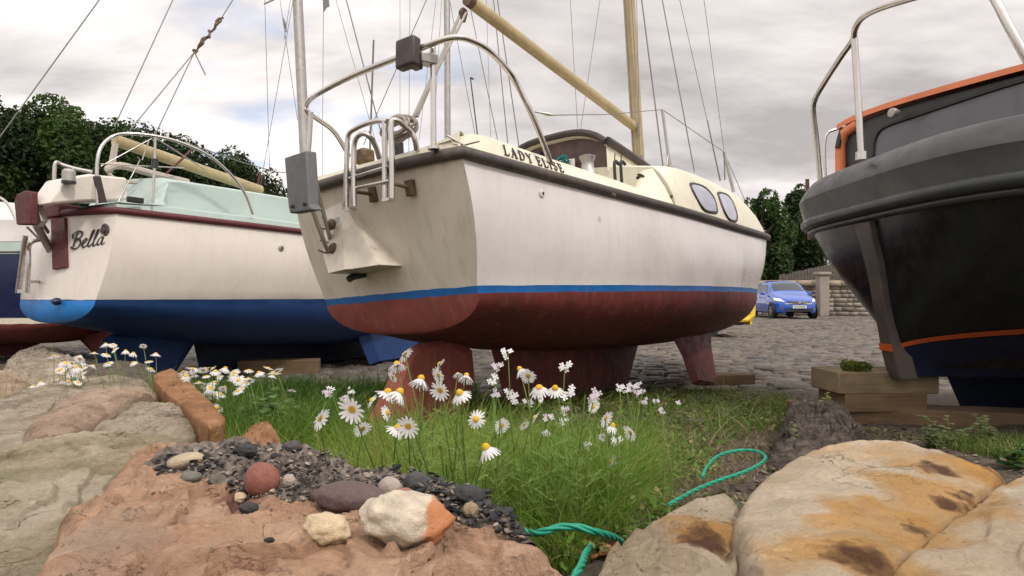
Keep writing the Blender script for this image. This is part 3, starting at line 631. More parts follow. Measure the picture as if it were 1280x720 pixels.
bh=bvh_local(bellahull); q=cast(BF,bh,351,310)[0]; mb=MB(); mb.lathe([(.03,0),(.032,.014),(.02,.02)],q,(0,-1,0),16); oo=mb.build('drain_outlet','alu',bella); mb=MB(); mb.lathe([(.012,.021),(.012,.023)],q,(0,-1,0),10); mb.build('opening','black_plastic',oo)
q=tr(73,377,-.02); mb=MB(); mb.lathe([(.03,-.01),(.035,.02),(.02,.05)],q,(-1,0,0),12); mb.build('drain_plug','navy',bella)
# maroon transom pad + outboard bracket
mb=MB(); mb.prism([tr(x,y,-.03) for x,y in ((63,272),(80,272),(82,334),(65,337))],(.05,0,0)); mb.build('transom_pad','maroon',bella,bev=.005)
mb=MB(); mb.prism([BF.pt(x,y,x=-.16) for x,y in ((50,262),(54,257),(72,254),(74,270),(52,273))],(.2,0,0)); mb.build('stern_block','maroon',bella,bev=.012)
mb=MB(); mb.prism([BF.pt(x,y,x=-.5) for x,y in ((17,252),(20,243),(30,238),(38,239),(38,281),(20,281))],(.06,.0,0)); mb.build('outboard_pad','maroon',bella,bev=.012)
mb=MB(); mb.prism([BF.pt(x,y,x=-.42) for x,y in ((38,257),(46,258),(52,276),(46,283),(38,281))],(.05,0,0)); mb.tube([BF.pt(45,280,x=-.36),BF.pt(64,315,x=-.14)],.03,6,flat=1.3); mb.tube([BF.pt(48,272,x=-.4),BF.pt(60,290,x=-.2)],.014,6,flat=1.6);mb.tube([BF.pt(34,284,x=-.42),BF.pt(52,302,x=-.2)],.01,6)
mb.prism([BF.pt(x,y,x=-.17) for x,y in ((62,294),(72,293),(72,316),(60,317))],(.04,0,0)); mb.build('bracket_arm','alu',bella,bev=.004)
# folded ladder
mb=MB(); X=-.33; lq=lambda a,b,x=X: BF.pt(a,b,x=x)
mb.tube([lq(32,294),lq(22,366)],.022,10); mb.tube(sm([lq(34,366),lq(36,330),lq(36,310),lq(41,302),lq(52,300,X+.1),lq(60,304,X+.2)],5),.018,10); mb.tube([lq(37,352),lq(60,352,X+.22)],.014,8); mb.box(lq(29,364),(.03,.16,.03)); mb.tube([lq(25,329),lq(38,330)],.006,6)
mb.build('boarding_ladder','steel',bella)
# pushpit
g=[BF.pt(122,256,y=-.72),BF.pt(121,230,y=-.72),BF.pt(122,200,y=-.72),BF.pt(127,183,y=-.70),BF.pt(140,171,y=-.66),BF.pt(160,167,y=-.72),BF.pt(193,170,y=-.8),BF.pt(225,178,y=-.86),BF.pt(262,195,y=-.9),BF.pt(292,222,y=-.92),BF.pt(307,244,y=-.93),BF.pt(316,268,y=-.94)]
mb=MB(); mb.tube(sm(g,6),.014,12); pu=mb.build('pushpit_rail','steel',bella)
mb=MB(); mb.tube([BF.pt(194,171,y=-.8),BF.pt(193,211,y=-.8),BF.pt(191,254,y=-.8)],.012,10); mb.build('pushpit_post','steel',pu)
mb=MB(); mb.tube([BF.pt(194,199,y=-.8),BF.pt(193,210,y=-.8)],[.028,.03],10); mb.build('rail_clamp','black_plastic',pu)
for a,b in (((190,173),(126,208)),((197,174),(256,212)),((186,176),(178,200)),((126,205),(230,210))):
    wire(pu,[BF.pt(*a,y=-.79),BF.pt(*b,y=-.76)],.006,'rail_brace','steel')
g=[BF.pt(68,240,y=-.0),BF.pt(68,215,y=.0),BF.pt(70,203,y=.0),BF.pt(78,206,y=0),BF.pt(95,211,y=-.1),BF.pt(115,215,y=-.2)]
mb=MB(); mb.tube(sm(g,5),.016,10); mb.tube([BF.pt(91,211,y=-.1),BF.pt(91,222,y=-.1)],.012,8); mb.build('pushpit_rail','steel',bella)
# boom, rolled sail, strings
e0=BF.pt(143,175,y=-.1); e1=BF.pt(326,238,y=.0)
mb=MB(); mb.tube([e0,e1],.05,12,flat=1.2); mb.build('boom','ochre_spar',bella)
mb=MB(); mb.tube(sm([BF.pt(143,178,y=-.12),BF.pt(138,205,y=-.15),BF.pt(133,212,y=-.2),BF.pt(150,207,y=-.2),BF.pt(190,217,y=-.2),BF.pt(235,228,y=-.2)],4),[.02]*8+[.035]*13,8)
mb.tube(sm([BF.pt(146,178,y=-.12),BF.pt(141,208,y=-.15),BF.pt(137,218,y=-.2),BF.pt(150,226,y=-.2),BF.pt(170,228,y=-.2)],4),.02,8); mb.build('rolled_sail','rope_pale',bella)
wire(bella,[BF.pt(208,217,y=-.3),BF.pt(240,187,y=-.3)],.012,'red_cord','maroon'); wire(bella,[BF.pt(322,232,y=0),BF.pt(326,215,y=0)],.014,'red_cord','maroon')
wire(bella,[BF.pt(148,252,y=-.6),BF.pt(175,200,y=-.5),BF.pt(172,196,y=-.5)],.005,'cord','steel')
wire(bella,[BF.pt(230,178,y=-.7),BF.pt(300,202,y=-.3),BF.pt(345,215,y=0),BF.pt(380,217,y=0)],.006,'guard_wire')
mm=BF.D(381,190,8.6); mt=BF.D(372,0,8.6); dd=(mt-mm).normalized()
mb=MB(); mb.tube([mm-dd*.6,mt+dd*3.2],.062,14,flat=1.2); mb.build('mast','alu',bella)
tp=mt+dd*3.2
wpx(bella,BF,(143,158),(216,0),5.9,7.1,.006,ext=3.2); kn=BF.D(243,65,6.9)
wire(bella,[BF.D(162,163,6.0),kn],.006); wire(bella,[BF.D(194,168,6.3),kn],.006)
ku=BF.D(277,22,7.2); mb=MB(); n=26; mb.tube([kn.lerp(ku,i/n)+Vector((0,.03*math.sin(i*.9),.02*math.cos(i*1.3))) for i in range(n+1)],[.014+.008*math.sin(i*1.7) for i in range(n+1)],6); mb.tube([kn.lerp(ku,i/n)+Vector((.0,-.02*math.sin(i*1.1),-.02)) for i in range(n+1)],.010,6); mb.build('backstay_tackle','bronze',bella)
wire(bella,[kn,BF.D(257,94,6.9)],.007,'loose_tail'); wpx(bella,BF,(277,22),(291,0),7.2,7.3,.006,ext=3.2)
for a,b in (((337,212),(331,0)),((325,235),(358,48)),((372,150),(350,0)),((355,50),(368,-30))): wpx(bella,BF,a,b,8.2,8.3,.004,ext=2.5)
mb=MB(); mb.tube([BF.D(354,22,8.3),BF.D(356,30,8.3),BF.D(358,40,8.3)],[.006,.02,.006],8); mb.build('rigging_screw','wire',bella); mb=MB(); mb.tube([BF.D(330,5,8.3),BF.D(345,-2,8.3),BF.D(372,-10,8.5)],.014,6); mb.build('spreader','alu',bella)
fin(bella,'keel','shade_navy',[(1.25,.6),(6.0,.6),(5.8,-.02),(1.4,-.02)],0.1,.2)  # added dark keel, fills the bright gap below the hull as shade would
# blue rudder and bilge keels
fin(bella,'rudder','antifoul_blue',[(p.x,p.z) for p in [BF.pt(x,y,y=0) for x,y in ((122,440),(127,425),(140,417),(190,418),(192,505),(120,505))]],0,.07)
fin(bella,'skeg','antifoul_blue',[(.55,.75),(1.4,.6),(1.0,.05),(.56,.05)],0,.08)
for s in (-1,1): fin(bella,'bilge_keel','antifoul_blue',[(3.0,.66),(4.5,.66),(4.3,.0),(3.3,.0)],.6*s,.12,-.1*s)
# ================================================================ NAVY HULLED YACHT AT THE LEFT EDGE
CF=Frame(Vector((-5.15,9.3,0)),0,R(180))
nav=empty('sailing_boat',CF.loc,CF.rot); tag(nav,'navy hulled sailing boat with dark red bottom, cut by the left edge of the photo','sailing boat')
CP=dict(L=8.2,st=[(0,.75,1.80,.62,.62),(.8,.98,1.78,.95,.30),(2,1.15,1.76,1.12,.22),(4,1.22,1.75,1.2,.2),(6,1.0,1.80,.85,.3),(7.5,.4,1.92,.25,.45),(8.2,.015,1.98,.01,.6)],
  zw=.625,zb=.55,srake=(.0,.55),brake=.7,bulge=.05,tb=.05,e1=.8)
hull(CP,nav,['navy','gel_cream','antifoul_red'],n1=8)
strake(CP,nav,'rubber_dark',.03,dz=-.30)
def band(F_,P,root,z0,z1,mat,name,off):
    mb=MB()
    for s in (-1,1):
        rows=[]
        for i in range(40):
            u=P['L']*.995*i/39; bs,zs,bw,zk=interp(P['st'],u); r=[]
            for k in range(4):
                z=zs+z0+(z1-z0)*k/3; t=(zs-z)/(zs-P['zw']); y=bs+(bw-bs)*t+P['bulge']*math.sin(PI*max(0,t))*min(1,bs*2)+off; r.append(Vector((stern_x(P,u,z),s*y,z)))
            rows.append(r)
        mb.grid(rows)
    return mb.build(name,mat,root,recalc=False)
band(CF,CP,nav,-.10,-.32,'gel_mint','stripe',.008); band(CF,CP,nav,.12,-.16,'gel_white','topsides_band',.014)
mb=MB(); rows=[]
for i in range(40):
    u=8.15*i/39; bs,zs,_,_=interp(CP['st'],u); h=np.interp(u,[0,1.5,2,6,7,8.2],[.12,.12,.45,.35,.1,.1]); rows.append([Vector((u,-bs,zs+.1)),Vector((u,-bs*.75,zs+.13)),Vector((u,-bs*.6,zs+h)),Vector((u,0,zs+h+.06)),Vector((u,bs*.6,zs+h)),Vector((u,bs*.75,zs+.13)),Vector((u,bs,zs+.1))])
mb.grid(rows); mb.build('deck_and_cabin','gel_white',nav)
fin(nav,'keel','antifoul_red',[(1.6,.35),(5.6,.35),(5.2,.02),(2.3,.02)],-.3,.14); fin(nav,'skeg','antifoul_red',[(.3,.5),(1.2,.35),(.9,.05),(.45,.05)],0,.1)
mb=MB(); mb.tube(sm([CF.pt(x,y,y=1.0) for x,y in ((-60,275),(-30,246),(-6,245),(10,255),(20,275))],5),.018,8); mb.build('pushpit_rail','steel',nav)
wpx(nav,CF,(0,171),(124,0),8.0,8.6,.008,ext=4)
mb=MB(); mb.tube([CF.D(-140,300,9.3),CF.D(-140,-260,9.3)],.06,10); mb.build('mast','alu',nav)
# ================================================================ HIDDEN-HULL YACHT BEHIND (its mast shows above the middle boat)
DF=Frame(Vector((at(558,371,13.2).x+2.6,13.2,0)),0,R(180)); 
gy=empty('sailing_boat',DF.loc,DF.rot); tag(gy,'hidden sailing boat whose grey mast and thin rigging show above the middle boat','sailing boat')
DP=dict(L=6.5,st=[(0,.7,1.35,.6,.48),(1,.9,1.33,.88,.2),(3,1.05,1.3,1.0,.12),(5,.75,1.35,.6,.15),(6.5,.015,1.45,.01,.6)],zw=.7,zb=.65,srake=(0,.15),brake=.5,bulge=.04,tb=.05)
hull(DP,gy,['gel_white','navy','antifoul_blue']); fin(gy,'keel','antifoul_blue',[(3.4,.4),(5.6,.4),(5.4,.0),(3.5,.0)],0,.12)
mb=MB(); rows=[]
for i in range(24):
    u=6.4*i/23; bs,zs,_,_=interp(DP['st'],u); h=np.interp(u,[0,1.8,2.2,4.4,5,6.5],[.05,.05,.3,.26,.05,.03]); rows.append([Vector((u,-bs,zs)),Vector((u,-bs*.7,zs+.03)),Vector((u,-bs*.6,zs+h)),Vector((u,0,zs+h+.04)),Vector((u,bs*.6,zs+h)),Vector((u,bs*.7,zs+.03)),Vector((u,bs,zs))])
mb.grid(rows); mb.build('deck_and_cabin','gel_white',gy)
mb=MB(); mb.tube([DF.D(560,270,13.2),DF.D(558,-120,13.2)],.065,12); mb.build('mast','alu',gy)
for (a,b,r) in (((471,145),(433,0),.014),((403,190),(404,50),.006),((423,200),(455,150),.006) if False else ((462,150),(420,0),.006),((470,145),(533,0),.009),((500,150),(500,0),.005),((528,140),(545,0),.005),((592,158),(562,0),.007),((620,165),(590,20),.009),((634,172),(617,0),.011),((648,178),(622,0),.012),((722,160),(713,0),.006),((726,160),(750,0),.006),((511,180),(512,60),.006),((545,120),(552,0),.005),((613,165),(608,0),.005)):
    wpx(gy,DF,(a[0]-(b[0]-a[0])*.25,a[1]+(a[1]-b[1])*.25),b,13.0,13.2,r,ext=3)
mb=MB(); mb.tube([DF.D(597,170,13),DF.D(588,97,13)],.012,6); mb.tube([DF.D(588,97,13),DF.D(592,99,13)],.018,6); mb.build('aerial','black_plastic',gy)
mb=MB(); mb.tube([DF.D(462,200,13),DF.D(467,50,13)],.02,6); mb.build('aerial','wire',gy)
mb=MB(); mb.prism([DF.D(x,y,13.1) for x,y in ((404,0),(411,-3),(412,8),(408,10),(405,15))],(0.01,.01,0)); mb.build('burgee','wire',gy)
# ================================================================ BLACK WORKBOAT (right)
YC=3.55
tug=empty('workboat',(2.9,YC,0)); tag(tug,'black workboat with blunt bow and salmon trimmed wheelhouse, propped on timbers at right','workboat')
IT=Matrix.Translation((-2.9,-YC,0))
def TP(x,y,z): return Vector((x-2.9,y-YC,z))
HT=[(.46,1.985,.05,1.5,.9),(.55,1.955,.22,1.6,1.5),(.7,1.93,.60,1.9,1.7),(.85,1.90,.83,2.3,1.6),(1.05,1.87,.98,2.8,1.4),(1.3,1.81,1.04,3.3,1.25),(1.36,1.79,1.05,3.5,1.2),(1.62,1.72,1.03,3.5,1.2)]
HT=[(a,b+.165,c*1.19,d,e) for a,b,c,d,e in HT]
def plan(z,t,off=0):
    """t in -1..1 round the bow, beyond = straight aft; returns world point"""
    ap,B,n,A=interp(HT,z); s=abs(t); sg=1 if t>0 else -1
    if s<=1:
        a=s*PI/2; v=B*math.sin(a)**(2/n) if s>0 else 0; x=ap+A*(1-max(0,math.cos(a))**(2/n))
    else: v=B; x=ap+A+(s-1)*4.2
    return TP(x,YC+sg*v,z)
def planN(z,t,off):
    p=plan(z,t); e=.004; a=plan(z,t-e); b=plan(z,t+e); d=(b-a); n=Vector((d.y,-d.x,0)).normalized()
    if n.dot(Vector((p.x-1.2,p.y,0)))<0: n=-n
    return p+n*off
ts=[-2.2,-1.8,-1.5,-1.25,-1.1]+[i/24 for i in range(-24,25)]+[1.1,1.25,1.5,1.8,2.2]
zs_=[.46,.5,.55,.6,.66,.72,.8,.88,.96,1.04,1.12,1.2,1.28,1.345]
def zline(t): return .60+.16*math.sin(min(1,abs(t)*1.5)*PI/2)
mb=MB(); rows=[[plan(z,t) for t in ts] for z in zs_]; mb.grid(rows)
mb.add([rows[0][i] for i in range(len(ts))],[tuple(range(len(ts)))])
th=mb.build('hull','tug_black',tug,ang=50)
mb=MB(); mb.grid([[planN(zline(t)-.014+.028*k,t,.004) for t in ts] for k in (0,1)]); mb.build('boot_line','orange',tug,recalc=False)
mb=MB(); mb.grid([[planN(.465+(zline(t)-.02-.465)*k/5,t,.002) for t in ts] for k in range(6)]); mb.build('bottom_paint','tug_navy',tug,recalc=False)
# rubbing strake: fat D section, two rounds
mb=MB(); mb.tube([planN(1.385,t,.022) for t in ts],.036,10); mb.tube([planN(1.338,t,.010) for t in ts],.022,8); mb.build('rubbing_strake','tug_grey',tug,ang=60)
# bulwark with a knuckle
mb=MB(); rows=[]
for z,o in ((1.36,.03),(1.415,.035),(1.43,.030),(1.53,.03),(1.548,.02),(1.60,-.02),(1.648,-.06),(1.655,-.07),(1.650,-.10),(1.3,-.12)): rows.append([planN(min(z,1.62),t,o)+Vector((0,0,max(0,z-1.62))) for t in ts])
mb.grid(rows); mb.build('bulwark','tug_grey',tug,ang=28)
# stem bar
mb=MB(); L1=[];R1=[];L0=[];R0=[]
for i in range(14):
    z=.45+.86*i/13; ap=interp(HT,z)[0]; w=.055+.03*max(0,(z-.9))*1.5; f=ap-.035+.04*max(0,z-1.15)
    L1.append(TP(f,YC+w,z));R1.append(TP(f,YC-w,z));L0.append(TP(ap+.06,YC+w*1.1,z));R0.append(TP(ap+.06,YC-w*1.1,z))
mb.grid([L0,L1,R1,R0]); mb.add([L0[0],L1[0],R1[0],R0[0]],[(0,1,2,3)]); mb.build('stem_bar','rust_grey',tug,ang=30,bev=.004)
mb=MB(); mb.prism([TP(interp(HT,z)[0]-.040,YC+s*.06,z) for s,z in ((1,.60),(-1,.60),(-1,.64),(1,.64))],(.003,0,0)); mb.build('stem_mark','orange',tug)
for t0,t1,z0,z1 in ((.50,.56,1.44,1.56),(.585,.62,1.46,1.56)):
    mb=MB(); mb.grid([[planN(z0+(z1-z0)*k/3,t0+(t1-t0)*j/4,.040) for j in range(5)] for k in range(4)]); mb.build('bow_mark','salmon',tug,recalc=False)
# deck
mb=MB(); q=[plan(1.35,t) for t in ts]; mb.add(q,[tuple(range(len(q)))]); mb.build('deck','tug_grey',tug)
# red port nameplate patch at the far cheek
# wheelhouse
WA=Vector((2.30,4.42,0)); WD=Vector((.45,-.893,0)).normalized(); WN=Vector((-WD.y*-1,WD.x*-1,0)); WN=Vector((WD.y,-WD.x,0)); WW=1.66
if WN.x>0: WN=-WN
def W(s,z,o=0): p=WA+WD*s+WN*o; return TP(p.x,p.y,z)
def wf(px,py,o=0):
    d=ray(px,py); P0=WA+WN*o; t=(P0-Vector((0,0,0))).dot(WN)/d.dot(WN); p=CAM+d*t; return TP(p.x,p.y,p.z)
def roofz(s): q=(s-WW/2)/(WW/2); return 2.165-.035*abs(q)**2.6-.03*abs(q)**8
K=24; rows=[]
for o in (0,-.9,-2.4): rows.append([W(0,1.35,o)]+[W(WW*i/K,roofz(WW*i/K)-.05,o) for i in range(K+1)]+[W(WW,1.35,o)])
mb=MB(); mb.grid(rows); mb.add(rows[0],[tuple(range(len(rows[0])))]); wh=mb.build('wheelhouse','tug_grey',tug,ang=40,bev=.01)
mb=MB(); rr=[]
for o,dz in ((.05,-.035),(.05,0),(-.3,.03),(-1.2,.04),(-2.5,.02)): rr.append([W(-.02+(WW+.04)*i/K,roofz(WW*i/K)+dz-.01,o) for i in range(K+1)])
mb.grid(rr); mb.tube([W(-.01,1.45,.02),W(-.015,1.95,.02),W(.02,2.03,.02),W(.12,2.07,.02)],.035,8); mb.build('roof_edge','salmon',wh,ang=50)
wp=[wf(x,y,.006) for x,y in ((1091,212),(1092,195),(1093,180),(1097,168),(1108,158),(1145,145),(1210,123),(1280,101),(1345,86),(1350,160),(1280,180),(1200,192))]
mb=MB(); ring=sm(wp,5,True); n=len(ring); c=sum(ring,Vector())/n; mb.add([c]+ring,[(0,1+i,1+(i+1)%n) for i in range(n)]); win=mb.build('window','glass_grey',wh)
mb=MB(); mb.tube([p+WN*.006 for p in ring]+[ring[0]+WN*.006],.011,6); mb.build('seal','black_plastic',win)
mb=MB(); mb.prism([W(-.006,1.6,-.25),W(-.006,1.6,-.9),W(-.006,1.95,-.9),W(-.006,1.95,-.25)],-WD*.004); mb.build('side_window','glass_grey',wh)
q=wf(1117,141,.09); mb=MB(); mb.lathe([(.022,-.03),(.03,0),(.028,.02),(.0,.026)],q,(-1,-.3,0),14); mb.build('spotlight','alu',wh)
mb=MB(); a=[at(x,y,4.45) for x,y in ((1051,160),(1044,162),(1035,166),(1031,178),(1031,205),(1032,222))]; mb.tube([p-Vector((2.9,YC,0)) for p in sm(a,4)],.010,8); mb.build('grab_rail','steel',tug)
mb=MB(); mb.tube([at(x,y,4.4)-Vector((2.9,YC,0)) for x,y in ((1053,160),(1049,174),(1047,185))],.018,8); mb.build('wing_mirror','black_plastic',wh)
fin(tug,'bilge_keel','shade_navy',[(2.75-2.9,.75),(7.2,.75),(7.0,.06),(3.05-2.9,.06)],.75,.12)  # added dark fin, hides bright cobbles so the space below looks shaded
fin(tug,'bilge_keel','shade_navy',[(3.3-2.9,.75),(7.2,.75),(7.0,.06),(3.6-2.9,.06)],-.45,.12)  # near-side twin of the added shading fin
# bow rail
g=[at(1026,236,4.12),at(1021,180,4.1),at(1017,140,4.06),at(1019,124,4.0),at(1030,104,3.9),at(1052,70,3.62),at(1066,50,3.48),at(1069,36,3.4),at(1078,22,3.3),at(1100,10,3.12),at(1145,-4,2.9),at(1190,-16,2.72),at(1222,-20,2.6),at(1240,-6,2.52),at(1262,35,2.46),at(1290,85,2.42),at(1330,155,2.38)]
mb=MB(); mb.tube([p-Vector((2.9,YC,0)) for p in sm(g,6)],.0165,12); rl=mb.build('bow_rail','steel',tug,ang=60)
mb=MB(); mb.tube([at(1068,48,3.46)-Vector((2.9,YC,0)),at(1077,198,3.44)-Vector((2.9,YC,0))],.0175,12); mb.tube([at(1077,190,3.44)-Vector((2.9,YC,0)),at(1077,200,3.44)-Vector((2.9,YC,0))],.03,12); mb.build('rail_post','steel',rl)
mb=MB(); mb.tube([at(1009,224,5.2)-Vector((2.9,YC,0)),at(1012,300,5.2)-Vector((2.9,YC,0))],.016,8); mb.build('rubbing_post','bronze',tug)
# ================================================================ GROUND
def gz(x,y):
    b=np.interp(y,[-50,1.0,1.6,3.0,4.6,6.0,6.4,7],[.34,.34,.32,.20,.09,.02,-.03,-.05])
    if y<6.5 and x>.5: b+=.05*min(1,(x-.5))*np.interp(y,[1,2,3.2,4.5],[0,.5,.6,0])
    a=np.interp(y,[0,5.6,6.4],[1,1,0])
    return float(b+a*(.035*noise.noise(Vector((x*1.6,y*1.6,3)))+.014*noise.noise(Vector((x*7,y*7,1)))+.006*noise.noise(Vector((x*22,y*22,1)))))
def axis(lo,hi,d,far):
    a=list(np.arange(lo,hi,d)); s=d; p=hi; up=[]
    while p<far: up.append(p); s*=1.35; p+=s
    s=d; p=lo; dn=[]
    while p>-far: s*=1.35; p-=s; dn.append(p)
    return dn[::-1]+a+up
xs=axis(-4.5,4.5,.045,1500); ys=axis(.5,7.0,.045,1500)
V=[(x,y,gz(x,y)) for y in ys for x in xs]; nx=len(xs); F_=[(j*nx+i,j*nx+i+1,(j+1)*nx+i+1,(j+1)*nx+i) for j in range(len(ys)-1) for i in range(nx-1)]
gnd=bigmesh('ground',V,F_,'soil',smooth=True); tag(gnd,kind='structure')
# cobbled yard: real setts
V=[];Fq=[];C=[]; y=5.35; r=random.Random(3)
while y<32:
    dy=r.uniform(.105,.145)*(1 if y<20 else 1.6); x=-.88*y-1+r.random()*.3; hi=.88*y+1
    while x<hi:
        w=r.uniform(.17,.36)*(1 if y<20 else 1.3); yy=y+.01*math.sin(x*1.1+y)+.04*math.sin(x*.23)
        edge=5.75+.25*noise.noise(Vector((x*.8,0,0)))
        if yy>edge:
            z=r.gauss(0,.010)+.012*noise.noise(Vector((x*.9,y*.9,0))); g=.011; e=.026; t1,t2=r.gauss(0,.006),r.gauss(0,.006); o=len(V)
            for (a,b,zz) in ((x+g,yy+g,-.04),(x+w-g,yy+g,-.04),(x+w-g,yy+dy-g,-.04),(x+g,yy+dy-g,-.04),(x+g+e*.3,yy+g+e*.25,z-.012-t1),(x+w-g-e*.3,yy+g+e*.25,z-.012+t1),(x+w-g-e*.3,yy+dy-g-e*.25,z-.012+t2),(x+g+e*.3,yy+dy-g-e*.25,z-.012-t2),(x+g+e*1.4,yy+g+e,z-t1),(x+w-g-e*1.4,yy+g+e,z+t1),(x+w-g-e*1.4,yy+dy-g-e,z+t2),(x+g+e*1.4,yy+dy-g-e,z-t2)): V.append((a,b,zz))
            for k in range(4):
                k2=(k+1)%4; Fq+=[(o+k,o+k2,o+4+k2,o+4+k),(o+4+k,o+4+k2,o+8+k2,o+8+k)]
            Fq.append((o+8,o+9,o+10,o+11)); b=r.uniform(.06,.165); t=r.uniform(0,.045); C+=[(b+t*.9,b*.93+t*.3,b*.87-t*.3)]*9
        x+=w
    y+=dy
yard=bigmesh('cobbled_yard',V,Fq,'setts',C); tag(yard,kind='structure')
# ================================================================ timbers
def timber(px,label,c,size,rot,mat,group=None,seed=0):
    mb=MB(); mb.box((0,0,0),size); o=mb.build('timber_block',mat,None,bev=.008); o.location=c; o.rotation_euler=rot; tag(o,label,'timber',group); return o
timber(0,'green stained squared timber, topmost block directly under the black workboat',at(1106,478,3.62)+Vector((0,.12,0)),(.585,.30,.125),(0,R(.5),R(3)),'timber')
timber(0,'squared timber block in the middle of the stack under the black workboat',at(1106,503,3.6)+Vector((0,.14,0)),(.47,.30,.11),(0,0,R(2)),'timber_brown')
b=timber(0,'long brown timber beam lying on the soil below the stacked blocks of the workboat',at(1200,531,3.56)+Vector((.1,.1,0)),(1.9,.22,.145),(0,R(1.2),R(-6)),'timber_brown')
timber(0,'squared grey timber offcut beside the foremost red keel of the middle boat',at(911,475,6.0)+Vector((.0,.1,0)),(.50,.22,.095),(0,0,R(12)),'timber_brown')
timber(0,'thin broken plank end in the grass below the red keel of the middle boat',at(902,487,5.75),(.22,.12,.03),(0,0,R(10)),'timber')
timber(0,'brown timber beam in the shade under the bottom of the boat with the mint deck',at(350,462,7.6),(.9,.25,.24),(0,0,R(10)),'timber_brown')
# ================================================================ wall, fence, far things
def stonewall(name,label,a,b,h,th,mat_cols,cop=True):
    a=Vector(a);b=Vector(b); d=(b-a); ln=d.length; d.normalize(); n=Vector((-d.y,d.x,0)); root=empty(name,a); tag(root,label,'wall')
    V=[];F_=[];C=[]; r=random.Random(5); z=0
    def blk(x0,x1,z0,z1,t,col,e=.012):
        o=len(V)
        for s in (0,1):
            for (x,zz) in ((x0,z0),(x1,z0),(x1,z1),(x0,z1)): V.append(tuple(d*x+n*(t if s else -t)+Vector((0,0,zz))))
        F_.extend([tuple(o+i for i in q) for q in ((0,1,2,3),(7,6,5,4),(0,4,5,1),(1,5,6,2),(2,6,7,3),(3,7,4,0))]); C.extend([col]*6)
    while z<h:
        hh=r.uniform(.14,.24); x=0
        while x<ln:
            w=r.uniform(.25,.6); c=r.uniform(.14,.30); blk(x+.01,min(ln,x+w)-.01,z+.01,z+hh-.01,th/2+r.uniform(-.02,.02),(c*1.05,c*.92,c*.75)); x+=w
        z+=hh
    o=bigmesh('masonry',V,F_,'debris',C,root); 
    mb=MB(); mb.box(tuple(d*ln/2+Vector((0,0,z/2))),(ln,th*.86,z-.02),Matrix(((d.x,n.x,0),(d.y,n.y,0),(0,0,1)))); mb.build('mortar','soil',root)
    if cop:
        V=[];F_=[];C=[];x=0
        while x<ln:
            w=r.uniform(.5,.8); blk(x+.01,min(ln,x+w)-.01,z,z+.28+r.uniform(-.03,.03),th/2+.08,(.36,.30,.22)); x+=w
        bigmesh('coping',V,F_,'debris',C,root)
    return root
w0=at(940,372,31); w0.z=0
stonewall('stone_wall','low stone wall with square coping stones behind the blue car',(11.2,31.5,0),(16.9,30.2,0),1.25,.5,None)
w=stonewall('boundary_wall','long rubble boundary wall running off behind the black workboat',(17.2,30.5,0),(30,24,0),1.5,.5,None,False)
w=stonewall('boundary_wall','long rubble boundary wall in the distance behind the left hand boats',(-45,36,0),(8,36,0),1.6,.5,None,False)
# wooden fence and pale gate pillar behind the car
f=empty('fence',(13.6,32.4,0)); tag(f,'weathered vertical board fence above the stone wall behind the blue car','fence')
mb=MB(); r=random.Random(2)
for i in range(34): mb.box((i*.16,0,1.0+r.uniform(-.03,.03)+ (.25*min(1,i/14))),(.14,.03,2.0+.5*min(1,i/14)))
mb.build('boards','driftwood',f,bev=0); mb=MB(); mb.box((2.7,.05,.6),(5.5,.06,.1)); mb.box((2.7,.05,1.7),(5.5,.06,.1)); mb.build('rail','driftwood',f)
p=empty('gate_pillar',(14.45,29.8,0)); tag(p,'pale square stone gate pillar at the end of the wall right of the blue car','pillar')
mb=MB(); mb.box((0,0,.95),(.45,.45,1.9)); mb.build('shaft','setts',p,bev=.03); mb=MB(); mb.box((0,0,1.98),(.6,.6,.14)); mb.build('cap','setts',p,bev=.03)
for o in p.children: addcol(o,[(.40,.33,.27)]*len(o.data.polygons))
# ---------------------------------------------------------------- trees
def leafcloud(lobes,n,size,seed,base,dens_in=.25):
    r=np.random.default_rng(seed); L=np.array(lobes); wts=(L[:,3]*L[:,4]+L[:,3]*L[:,5]); wts/=wts.sum(); idx=r.choice(len(L),n,p=wts)
    d=r.normal(size=(n,3)); d/=np.linalg.norm(d,axis=1)[:,None]; rad=np.where(r.random(n)<dens_in,r.random(n)**.5*.85,1+r.normal(0,.055,n))
    c=L[idx,:3]+d*L[idx,3:6]*rad[:,None]
    c+=np.array([noise.noise_vector(Vector(p)*.9) for p in c])*size*1.3
    nr=r.normal(size=(n,3))*.8+d; nr/=np.linalg.norm(nr,axis=1)[:,None]; u=np.cross(nr,r.normal(size=(n,3))); u/=np.linalg.norm(u,axis=1)[:,None]; v=np.cross(nr,u)
    s=size*r.uniform(.45,1.5,n)[:,None]; V=np.stack([c-u*s,c-v*s*.55,c+u*s,c+v*s*.55],1).reshape(-1,3); Fq=np.arange(4*n).reshape(n,4)
    cl=r.uniform(.55,1.45,len(L))[idx]*r.uniform(.6,1.4,n); col=np.array(base)[None]*cl[:,None]*np.stack([r.uniform(.85,1.25,n),np.ones(n),r.uniform(.7,1.2,n)],1)
    return V,Fq,col
